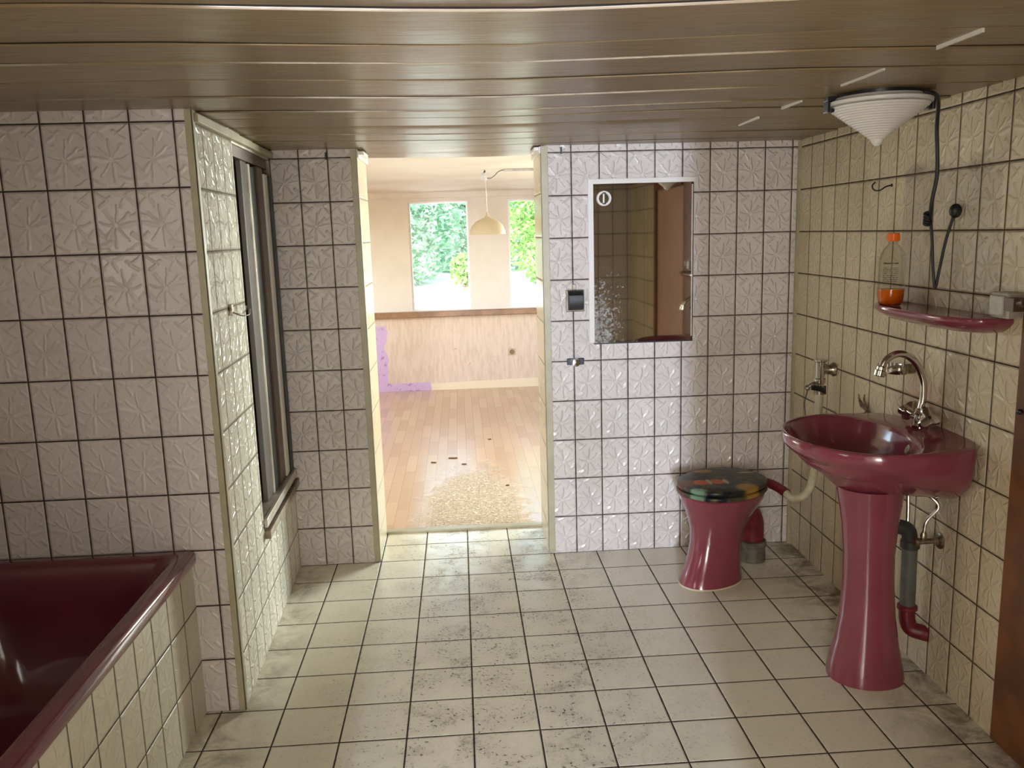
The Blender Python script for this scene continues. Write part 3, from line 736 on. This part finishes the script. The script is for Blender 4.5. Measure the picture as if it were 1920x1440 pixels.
# debris around the collar
# ---- flush valve and pipe
WX = XRat(3.60)
e = thing('flush_valve', (WX, 3.60, .93), 'chrome flush valve with a yellowed flush pipe leading down to the toilet', 'valve')
vx, vy = 1.588, 3.60
b = MB(); b.lathe([(.0, 0), (.030, 0), (.032, .006), (.022, .018), (.018, .05), (.018, WX-vx)], (WX+.0, vy, .985), (-1, 0, 0), 24); b.build('wall_flange', M['chromeold'], e)
b = MB(); b.lathe([(.0, 0), (.019, .001), (.019, .03), (.025, .034), (.025, .05), (.021, .055), (.021, .125), (.028, .13), (.030, .138), (.0, .140)], (vx, vy, .895), (0, 0, 1), 24); b.build('valve_body', M['chrome'], e)
b = MB(); b.tube(smoothpath([(vx-.01, vy-.01, .925), (vx-.04, vy-.03, .93), (vx-.065, vy-.03, .915)], 5), .008, 8); b.sphere((vx-.068, vy-.03, .912), .013); b.build('lever', M['chromeold'], e)
b = MB()
for k in range(5): b.tube(smoothpath([(vx-.05, vy-.03, .905+.006*k), (vx-.02, vy-.028, .898+.004*k), (vx+.01, vy-.028+.004*k, .888+.006*k), (vx+.025, vy-.01, .878+.008*k)], 4), .0035, 6)
b.build('wire_clamp', M['blackp'], e)
b = MB(); b.tube(smoothpath([(vx-.065, vy-.03, .91), (vx-.075, vy-.02, .84), (vx-.07, vy-.02, .78), (vx-.09, vy-.01, .71)], 6), .002, 6); b.build('wire', M['blackp'], e)
b = MB(); b.tube(smoothpath([(vx, vy, .88), (vx-.004, vy, .7), (vx-.010, vy, .54), (vx-.023, vy+.01, .44), (vx-.048, vy+.03, .39), (vx-.073, vy+.06, .372), (vx-.088, vy+.09, .375), (vx-.096, vy+.12, .386)], 6), .0185, 16); b.build('white_pipe', M['hose'], e)
b = MB(); b.lathe([(.0, 0), (.024, 0), (.024, .03), (.0, .03)], (vx, vy, .875), (0, 0, 1), 20); b.build('pipe_nut', M['chromeold'], e)
b = MB(); b.tube(smoothpath([(vx-.092, vy+.108, .383), (vx-.115, vy+.175, .396), (1.435, 3.835, .402), (1.365, 3.862, .392)], 6), .0225, 16); b.build('rubber_sleeve', M['red'], e)

# ---- washbasin
BC = (1.46, 2.78); BZ = .90
def rimpt(t_, inset=0.0):
    ct, st = math.cos(t_), math.sin(t_)
    hx = (.335-inset) if ct < 0 else (1.640-BC[0])
    hy = (.32 if ct < 0 else .32+.008*min(1, ct/.3))-inset
    ex = .96 if ct < 0 else .96-.60*min(1, ct/.5)
    ey = .96 if ct < 0 else .96-.56*min(1, ct/.45)
    return BC[0]+hx*math.copysign(abs(ct)**ex, ct), BC[1]+hy*math.copysign(abs(st)**ey, st)
NN = 72; TT = [2*math.pi*k/NN for k in range(NN)]
def lowpt(t_, s_):
    x, y = rimpt(t_); w_ = (x-1.125)/(1.64-1.125)
    qx = 1.30+(1.640-1.30)*w_; qy = BC[1]+(y-BC[1])*(.40+.16*min(1, w_)**2)
    k = s_**(1.7+3.6*min(1, max(0, w_))**2)
    return x+(qx-x)*k, y+(qy-y)*k
def deckz(x, y):
    q = max(0, (x-1.40)/.24); return BZ+.012*min(1, q)
def dk(t_):
    y = rimpt(t_)[1]; q = min(1, max(0, (3.06-y)/.25)); return max(0, math.cos(t_))*q*q*(3-2*q)
e = thing('washbasin', (1.50, 2.78, .7), 'old-pink oval ceramic washbasin fixed to the right wall', 'washbasin')
rings = []
for s_, z in ((1, .712), (.985, .715), (.93, .73), (.82, .757), (.65, .79), (.45, .822), (.25, .845), (.1, .858)):
    rings.append([(*lowpt(t_, s_), z-(.02*(max(0, math.cos(t_))) if s_ > .5 else 0)) for t_ in TT])
rings.append([(*rimpt(t_, -.003), .870) for t_ in TT])
rings.append([(*rimpt(t_, -.003), BZ-.008+.02*dk(t_)) for t_ in TT])
rings.append([(*rimpt(t_, .002), BZ-.001+.024*dk(t_)) for t_ in TT])
def inner(t_, f):
    # inner bowl: an ellipse shifted to the front
    ct, st = math.cos(t_), math.sin(t_)
    cx = 1.355; rx = .218 if ct < 0 else .175; ry = .298
    return cx+rx*f*ct, BC[1]+ry*f*st
def mixp(a, b_, k): return (a[0]+(b_[0]-a[0])*k, a[1]+(b_[1]-a[1])*k)
for k, dz in ((.35, .004), (.75, .005), (.95, .002)):
    rings.append([(*mixp(rimpt(t_, .008), inner(t_, 1.03), k), BZ+dz*.5+.024*dk(t_)*(1-k)) for t_ in TT])
for f, z in ((1.0, .898), (.97, .885), (.92, .855), (.84, .82), (.72, .79), (.5, .768), (.25, .76), (.08, .757)):
    rings.append([(*inner(t_, f), z) for t_ in TT])
b = MB(); b.loft(rings, cap0=True); b.build('basin', M['pink'], e, smooth=50)
b = MB(); b.lathe([(.010, 0), (.016, .001), (.017, .006), (.013, .008), (.009, .004), (.008, -.004)], (1.512, 2.70, .855), (-.9, .25, .35), 20, caps=False); b.lathe([(.0, .001), (.009, .001)], (1.512, 2.70, .855), (-.9, .25, .35), 20, caps=False); b.build('overflow_ring', M['hose'], e)
b = MB(); b.lathe([(.0, 0), (.018, 0), (.022, .003), (.020, .006), (.0, .005)], (1.36, 2.78, .757), (0, 0, 1), 20); b.build('drain', M['chromeold'], e)

# ---- pedestal
def ring_ped(c, z, a, bb, n=40, cut=.75):
    o_ = []
    for k in range(n):
        t_ = 2*math.pi*k/n; x = a*math.cos(t_); x = min(x, a*cut); o_.append((c[0]+x, c[1]+bb*math.sin(t_), z))
    return o_
b = MB(); rings = []
for z, a, bb, cx in ((0, .140, .122, 1.428), (.02, .141, .122, 1.428), (.06, .134, .116, 1.428), (.14, .116, .103, 1.427), (.25, .099, .090, 1.425), (.36, .091, .083, 1.423), (.47, .090, .083, 1.42), (.58, .098, .09, 1.418), (.65, .108, .10, 1.416), (.7165, .118, .108, 1.414)):
    rings.append(ring_ped((cx, 2.755), z, a, bb))
b.loft(rings)
tag(b.build('basin_pedestal', M['pink'], smooth=50), 'old-pink flared ceramic pedestal standing under the washbasin', 'pedestal')

# ---- tap
e = thing('mixer_tap', (1.59, 2.76, .905), 'chrome two-handle mixer tap with a tall curved spout on the washbasin', 'tap')
fx, fy, fz = 1.588, 2.775, .921
b = MB(); b.lathe([(.0, 0), (.028, 0), (.028, .008), (.02, .016), (.018, .045), (.022, .05), (.016, .062), (.012, .068)], (fx, fy, fz-.006), (0, 0, 1), 24)
b.tube([(fx, fy-.045, fz+.028), (fx, fy+.045, fz+.028)], .014, 16)
b.build('tap_body', M['chrome'], e)
b = MB(); b.tube(smoothpath([(fx, fy, fz+.05), (fx+.008, fy, fz+.10), (fx+.004, fy, fz+.16), (fx-.02, fy, fz+.215), (fx-.06, fy, fz+.25), (fx-.10, fy, fz+.255), (fx-.133, fy, fz+.235), (fx-.147, fy, fz+.21)], 7), .0122, 16); b.build('spout', M['chrome'], e)
b = MB(); b.lathe([(.0, 0), (.012, 0), (.0155, .004), (.0155, .014), (.019, .017), (.019, .034), (.015, .037), (.0, .037)], (fx-.145, fy, fz+.216), (-.22, 0, -1), 28); b.build('aerator', M['chrome'], e)
for s_ in (-1, 1):
    hc = Vector((fx-.004, fy+s_*.052, fz+.034)); ax = Vector((-.25, s_*.9, .35)).normalized()
    a_ = ax.orthogonal().normalized(); b_ = ax.cross(a_)
    def lobed(r, dz, k=.28): return [hc+ax*dz+(a_*math.cos(q)+b_*math.sin(q))*r*(1+k*math.cos(3*q)) for q in [2*math.pi*j/36 for j in range(36)]]
    b = MB(); b.loft([lobed(.013, -.012, 0), lobed(.017, .0, .05), lobed(.031, .010), lobed(.034, .019), lobed(.029, .028), lobed(.012, .031, 0)]); 
    h = b.build('handle', M['chrome'], e)
    b = MB(); c0 = hc+ax*.0305; b.lathe([(.0, 0), (.006, 0), (.006, .002), (.0, .0025)], c0, ax, 16); b.build('colour_dot', M['blackp'], h)

# ---- soap holder on the wall
SX = XRat(2.95)
e = thing('soap_holder', (SX, 2.95, 1.07), 'shallow chrome soap holder on the wall behind the tap spout', 'soap holder')
b = MB(); b.lathe([(.0, 0), (.018, 0), (.018, .03), (.0, .03)], (SX, 2.93, 1.095), (-1, 0, 0), 20); b.build('wall_mount', M['chromeold'], e)
b = MB()
def oval(z, s_, ox=0): return [(SX-.065+.045*s_*math.cos(q), 2.955+.075*s_*math.sin(q), z) for q in [2*math.pi*j/36 for j in range(36)]]
b.loft([oval(1.080, .82), oval(1.082, .95), oval(1.088, 1.0), oval(1.106, 1.0), oval(1.106, .95), oval(1.090, .9)]); b.build('dish', M['chrome'], e)

# ---- rust-crusted old screw plug above the basin's far edge
b = MB(); b.sphere((XRat(3.25)-.012, 3.245, .855), .018, 10, (.8, 1.1, .9)); b.sphere((XRat(3.2)-.01, 3.215, .85), .016, 10)
for k in range(5):
    a = random.uniform(0, 6.28); b.tube([(XRat(3.25)-.01, 3.25, .87), (XRat(3.25)-.02, 3.28+.02*math.cos(a), .90+.02*math.sin(a)), (XRat(3.25)-.012, 3.30+.03*math.cos(a), .915+.03*math.sin(a))], [.006, .004, .002], 6)
tag(b.build('crusted_fitting', mat('limescale_crust', (150, 128, 104), .9, rgb2=(74, 56, 44), nscale=60)), 'crusted limescaled pipe fitting on the wall behind the basin edge', 'fitting')

# ---- waste pipe and angle valve under the basin
e = thing('waste_pipe', (1.55, 2.77, .1), 'grey waste pipe with a red rubber elbow beside the pedestal', 'pipe')
b = MB(); b.tube(smoothpath([(1.497, 2.80, .543), (1.515, 2.80, .545), (1.545, 2.79, .545), (1.575, 2.785, .53), (1.585, 2.785, .49)], 6), .027, 20)
b.lathe([(.031, 0), (.033, .004), (.033, .03), (.031, .034)], (1.500, 2.80, .543), (1, 0, .05), 20); b.lathe([(.028, 0), (.033, .004), (.033, .03), (.028, .034)], (1.585, 2.785, .463), (0, 0, 1), 20)
b.build('top_elbow', M['darkp'], e)
b = MB(); b.tube([(1.585, 2.785, .47), (1.587, 2.783, .23)], .0265, 20); b.build('straight_pipe', M['greyp'], e)
WX2 = XRat(2.75)
b = MB(); b.tube(smoothpath([(1.587, 2.783, .245), (1.588, 2.780, .19), (1.600, 2.772, .158), (1.63, 2.752, .150), (WX2+.01, 2.735, .150)], 6), .028, 20)
b.lathe([(.030, 0), (.035, .004), (.035, .016), (.030, .02)], (1.587, 2.783, .228), (0, 0, 1), 20); b.build('lower_elbow', M['red'], e)
AX = XRat(2.69)
e = thing('angle_valve', (AX, 2.69, .53), 'small chrome angle valve with flexible metal hoses under the washbasin', 'valve')
b = MB(); b.lathe([(.0, 0), (.030, 0), (.029, .005), (.014, .012), (.010, .03), (.010, .075), (.0, .078)], (AX, 2.69, .525), (-1, 0, 0), 24); b.lathe([(.009, 0), (.011, .004), (.011, .02), (.007, .03)], (AX-.06, 2.69, .53), (0, 0, 1), 16)
b.build('valve_body', M['chromeold'], e)
b = MB(); b.lathe([(.0, 0), (.014, 0), (.016, .008), (.014, .018), (.0, .02)], (AX-.075, 2.69, .525), (-1, 0, 0), 8); b.build('valve_knob', M['chromeold'], e)
b = MB(); b.tube(smoothpath([(AX-.06, 2.69, .555), (AX-.052, 2.69, .60), (AX-.025, 2.67, .655), (AX-.05, 2.69, .69), (AX-.085, 2.74, .692), (1.545, 2.78, .694)], 7), .0058, 10); b.build('flexible_hose', M['chrome'], e)
b = MB(); b.tube(smoothpath([(1.575, 2.79, .56), (1.574, 2.79, .61), (1.572, 2.79, .65), (1.570, 2.79, .692)], 5), .0065, 10); b.build('flexible_hose', M['chrome'], e)

# ---- pink shelf
HY, HZ = 2.715, 1.33
def shelf_ring(z, ins, depth=.165, half=.335):
    pts = []
    n = 40
    for k in range(n+1):
        t_ = math.pi*k/n; c_, s_ = math.cos(t_), math.sin(t_)
        y = HY-(half-ins)*math.copysign(abs(c_)**.62, c_); x = XRat(y)-(depth-ins)*abs(s_)**.62
        pts.append((x, y, z))
    return pts
b = MB(); b.loft([shelf_ring(HZ-.048, .075), shelf_ring(HZ-.044, .05), shelf_ring(HZ-.026, .018), shelf_ring(HZ-.012, .002), shelf_ring(HZ-.002, 0), shelf_ring(HZ+.004, .004), shelf_ring(HZ+.004, .010), shelf_ring(HZ-.003, .02), shelf_ring(HZ-.004, .05)])
tag(b.build('wall_shelf', M['pink'], smooth=50), 'old-pink ceramic bathroom shelf on the right wall above the washbasin', 'shelf')

# ---- bottle
e = thing('bottle', (1.555, 2.955, HZ-.004), 'clear plastic bottle with orange cap and orange liquid on the pink shelf', 'bottle')
bx, by, bz = 1.555, 2.955, HZ-.003
def clear_m(name, tint, ior=1.2, op=.16):
    g = G(name); t = g.new('ShaderNodeBsdfTransparent'); t.inputs[0].default_value = (*tint, 1)
    gl = g.new('ShaderNodeBsdfGlossy'); gl.inputs['Roughness'].default_value = .08
    lw = g.new('ShaderNodeLayerWeight'); lw.inputs[0].default_value = op
    mx = g.new('ShaderNodeMixShader'); g.put(mx.inputs[0], g.math('MULTIPLY', lw.outputs['Fresnel'], .4)); g.put(mx.inputs[1], t.outputs[0]); g.put(mx.inputs[2], gl.outputs[0])
    g.t.links.new(mx.outputs[0], g.n['Material Output'].inputs[0]); return g.m
prof = [(.034, 0), (.042, .012), (.0455, .035), (.0465, .062), (.0455, .068), (.045, .15), (.044, .165), (.040, .185), (.030, .205), (.018, .218), (.0155, .222), (.0155, .232)]
b = MB(); b.lathe(prof, (bx, by, bz), n=40, caps=False); b.lathe([(0, 0), (.034, 0)], (bx, by, bz), n=40, caps=False)
b.build('bottle_body', clear_m('clear_plastic', (.90, .90, .86)), e, smooth=70)
b = MB(); b.lathe([(0, .002), (.033, .002), (.0405, .013), (.044, .036), (.0448, .060), (0, .061)], (bx, by, bz), n=40)
b.build('orange_liquid', mat('orange_liquid', (226, 108, 12), .15, rgb2=(206, 82, 8), nscale=14, coat=.3), e, smooth=60)
b = MB(); b.lathe([(0, .258), (.0185, .258), (.0205, .256), (.0205, .232), (.0195, .230), (0, .230)], (bx, by, bz), n=28)
for k in range(20):
    q = 2*math.pi*k/20; b.box(bx+.0205*math.cos(q)-.0008, bx+.0205*math.cos(q)+.0008, by+.0205*math.sin(q)-.0008, by+.0205*math.sin(q)+.0008, bz+.233, bz+.254)
b.build('cap', M['orange'], e)
g = G('faint_print'); P = g.new('ShaderNodeTexCoord').outputs['Object']; c = g.xyz(P)
rows = g.math('FRACT', g.math('MULTIPLY', c[2], 150.0)); nn = g.noise(P, 420, 2)
ink = g.math('MULTIPLY', g.ramp(rows, .4, .5), g.ramp(nn, .44, .5))
big = g.math('MULTIPLY', g.ramp(g.math('ABSOLUTE', g.math('SUBTRACT', c[2], .1545)), .0022, .003, 1, 0), g.ramp(nn, .3, .36))
small = g.math('MULTIPLY', ink, g.ramp(c[2], .138, .14, 1, 0))
al = g.math('MULTIPLY', g.math('MAXIMUM', big, g.math('MULTIPLY', small, .75)), .85)
g.set(Base_Color=C4((52, 50, 48)), Roughness=.5, Alpha=al)
b = MB(); q0, q1 = math.radians(205), math.radians(268)
b.loft([[(bx+.0468*math.cos(q0+(q1-q0)*k/12), by+.0468*math.sin(q0+(q1-q0)*k/12), bz+z) for k in range(13)] for z in (.085, .165)], False, False, closed=False)
b.build('printed_label', g.m, e, smooth=60)

# ---- switch box by the door frame
e = thing('socket_box', (1.60, 2.385, 1.33), 'greyish white surface-mounted socket box at the near end of the shelf', 'socket')
b = MB(); b.box(1.585, XRat(2.39)+.002, 2.343, 2.425, 1.336, 1.412); b.build('box', M['white'], e, smooth=0, bevel=.006)
b = MB(); b.box(1.600, 1.635, 2.425, 2.431, 1.346, 1.402); b.build('cover', M['white'], e, smooth=0, bevel=.003)
b = MB(); b.box(1.575, 1.5855, 2.352, 2.416, 1.344, 1.404); b.build('front_cover', M['white'], e, smooth=0, bevel=.004)
b = MB(); b.box(1.573, 1.61, 2.300, 2.3425, 1.362, 1.400); b.tube([(1.59, 2.31, 1.385), (1.588, 2.27, 1.39)], .012, 12); b.build('plug', M['bronze'], e, smooth=30)

# ---- bent hook on the right wall
hx = XRat(3.19)
b = MB(); b.tube(smoothpath([(hx, 3.16, 1.762), (hx-.02, 3.165, 1.758), (hx-.035, 3.185, 1.745), (hx-.045, 3.21, 1.748), (hx-.045, 3.225, 1.765), (hx-.035, 3.22, 1.778)], 6), .0028, 8); b.lathe([(0, 0), (.006, 0), (.006, .004), (0, .005)], (hx+.0005, 3.16, 1.762), (-1, 0, 0), 10)
tag(b.build('wire_hook', M['blackp']), 'dark bent wire hook on the right wall below the ceiling lamp', 'hook')

# ---- ceiling lamp
LX, LY = 1.35, 2.70
e = thing('ceiling_lamp', (LX, LY, ZC), 'conical ribbed opal glass ceiling lamp with black clips', 'lamp')
prof = []
nr = 15; zt_, zb_ = 1.985, 1.888
for i in range(nr):
    f0 = i/nr; r0 = .150*(1-f0)+.022*f0; z0 = zt_+(zb_-zt_)*f0; z1 = zt_+(zb_-zt_)*(i+1)/nr
    prof += [(r0, z0), (r0-(.150-.022)/nr*.38, z0+(z1-z0)*.7)]
prof += [(.021, 1.886), (.019, 1.880), (.014, 1.872), (.008, 1.866), (.002, 1.864)]
b = MB(); b.lathe([(0, zt_+.002), (.152, zt_+.002)]+prof, (LX, LY, 0), n=64); b.build('glass_cone', M['opal'], e, smooth=25)
b = MB(); b.lathe([(0, 1.990), (.150, 1.990), (.158, 1.993), (.158, 2.002), (.148, 2.006), (.14, 2.014), (0, 2.014)], (LX, LY, 0), n=64); b.build('glass_disc', M['opal'], e)
b = MB(); b.lathe([(0, 2.0145), (.125, 2.0145), (.125, 2.0255), (0, 2.0255)], (LX, LY, 0), n=48); b.build('base_plate', M['blackp'], e)
for q in (math.radians(175), math.radians(-8), math.radians(85)):
    d = Vector((math.cos(q), math.sin(q), 0)); s_ = Vector((-d.y, d.x, 0)); c0 = Vector((LX, LY, 0))
    b = MB()
    def bb_(r0, r1, w0, z0, z1):
        vs_ = [c0+d*r+s_*w_+Vector((0, 0, z)) for z in (z0, z1) for w_ in (-w0, w0) for r in (r0, r1)]
        b.add(vs_, [(0, 2, 3, 1), (4, 5, 7, 6), (0, 1, 5, 4), (2, 6, 7, 3), (0, 4, 6, 2), (1, 3, 7, 5)])
    bb_(.118, .168, .020, 2.0065, 2.02); bb_(.1585, .168, .020, 1.972, 2.0065); bb_(.145, .1585, .020, 1.972, 1.984)
    b.build('clip', M['blackp'], e, smooth=0, bevel=.002)
# ---- black cable from the lamp to the wall
e = thing('electric_cable', (1.60, 2.80, 1.40), 'black electric cable hanging from the ceiling lamp down the right wall', 'cable')
b = MB(); pA = [(1.425, 2.575, 2.012), (1.45, 2.57, 2.006), (1.475, 2.585, 1.998), (1.50, 2.62, 1.975), (1.522, 2.66, 1.915), (1.537, 2.675, 1.84), (1.546, 2.685, 1.765), (1.543, 2.70, 1.69), (1.552, 2.72, 1.64)]
b.tube(smoothpath(pA, 7), .0062, 10); b.build('upper_cable', M['rubber'], e)
b = MB(); b.tube(smoothpath([(1.552, 2.72, 1.64), (1.570, 2.732, 1.56), (1.583, 2.74, 1.47), (1.594, 2.742, 1.405)], 6)+[Vector((1.5955, 2.741, 1.402))]+smoothpath([(1.597, 2.739, 1.41), (1.604, 2.735, 1.47), (1.615, 2.728, 1.56), (1.626, 2.708, 1.645)], 6), .0048, 10); b.build('lower_loop', M['rubber'], e)
b = MB()
for k in range(4): b.tube(smoothpath([(1.552, 2.72, 1.655-.01*k), (1.536, 2.727, 1.648-.01*k), (1.544, 2.713+.004*k, 1.636-.008*k), (1.556, 2.723, 1.63-.006*k)], 4), .005, 8)
b.build('taped_joint', M['rubber'], e)
pw = XRat(2.70)
b = MB(); b.sphere((pw-.014, 2.70, 1.655), .020, 12, (1.0, .9, 1.2)); b.lathe([(0, 0), (.014, 0), (.013, .014), (0, .016)], (pw, 2.70, 1.655), (-1, 0, 0), 12); b.build('wall_entry', M['rubber'], e)

# ---- far room: pendant, junction, duct, socket
e = thing('pendant_lamp', (.21, 6.0, 2.062), 'cream dome pendant lamp hanging in the far room', 'lamp')
b = MB(); b.lathe([(.126, 1.620), (.1275, 1.621), (.122, 1.650), (.108, 1.682), (.082, 1.708), (.05, 1.726), (.022, 1.738), (.012, 1.750), (.005, 1.775), (.004, 1.775), (.010, 1.749), (.020, 1.736), (.048, 1.723), (.080, 1.704), (.105, 1.68), (.12, 1.649), (.126, 1.62)], (.21, 6.0, 0), n=48, caps=False); b.build('lamp_shade', M['shade'], e, smooth=60)
b = MB(); b.tube([(.21, 6.0, 1.772), (.205, 6.0, 2.03)], .003, 8); b.build('cord', M['hose'], e)
b = MB(); b.lathe([(0, 0), (.015, 0), (.016, .03), (.012, .045), (0, .046)], (.21, 6.0, 1.70), n=16); b.build('lamp_holder', M['hose'], e)
b = MB(); b.tube(smoothpath([(.205, 6.0, 2.028), (.195, 6.0, 2.038), (.20, 6.0, 2.052), (.212, 6.0, 2.05)], 5), .0022, 8); b.lathe([(0, 0), (.004, 0), (.004, .02), (0, .021)], (.203, 6.0, 2.0425), n=8); b.build('hook', M['blackp'], e)
b = MB(); c0 = Vector((.195, 5.985, 2.012)); a_ = Vector((.93, 0, -.36)); b_ = Vector((.36, 0, .93)); cc = Vector((0, 1, 0))
vs_ = [c0+a_*i+cc*j+b_*k for k in (-.025, .025) for j in (-.006, .006) for i in (-.022, .022)]
b.add(vs_, [(0, 2, 3, 1), (4, 5, 7, 6), (0, 1, 5, 4), (2, 6, 7, 3), (0, 4, 6, 2), (1, 3, 7, 5)]); b.build('junction_box', M['white'], e, smooth=0, bevel=.002)
b = MB(); b.tube(smoothpath([(.215, 5.995, 2.008), (.24, 5.99, 2.004), (.27, 5.99, 2.02), (.295, 5.99, 2.045), (.325, 5.99, 2.056), (.345, 5.99, 2.056)], 6), .003, 8); b.build('ceiling_wire', M['greyp'], e)
b = MB(); b.box(.335, 1.2, 5.975, 6.005, 2.046, 2.062)
tag(b.build('cable_duct', M['white'], smooth=0, bevel=.002), 'narrow pale cable duct on the far room ceiling', 'cable duct')
e = thing('wall_socket', (.526, YF, .35), 'small beige wall socket on the far wall under the window board', 'socket')
b = MB(); b.box(.49, .562, YF-.008, YF, .347, .420); b.build('plate', mat('beige_socket', (186, 158, 116), .5), e, smooth=0, bevel=.003)
b = MB(); b.lathe([(0, .0), (.024, 0), (.026, .004), (.020, .004), (.018, .001)], (.526, YF-.0078, .383), (0, -1, 0), 20); b.build('insert', mat('brown_socket_insert', (120, 92, 62), .5), e)
# ---- debris on the floors
deb = [((-.10, 6.02), .034, 'longest splinter of wood on the parquet in line with the doorway'), ((-.24, 5.92), .020, 'short pale splinter lying left of the longest one on the parquet'),
       ((-.02, 5.84), .018, 'dark crumb lying just in front of the splinters on the parquet'), ((.19, 6.55), .014, 'dark crumb on the parquet right of and behind the splinters'),
       ((.26, 5.28), .012, 'dark crumb on the worn parquet near the right door jamb')]
for (x, y), L, lab in deb:
    b = MB(); n = 7; a = random.uniform(-.3, .3)
    b.loft([[(x+math.cos(a)*(k/3-1)*L, y+math.sin(a)*(k/3-1)*L+w_*.3*L*math.sin(math.pi*(k+.5)/n), h_) for w_, h_ in ((-1, 0.0), (-.5, .006), (.6, .007), (1, 0.0))] for k in range(n)])
    tag(b.build('debris', M['dirt'], smooth=30), lab, 'debris', 'debris on the far room floor')
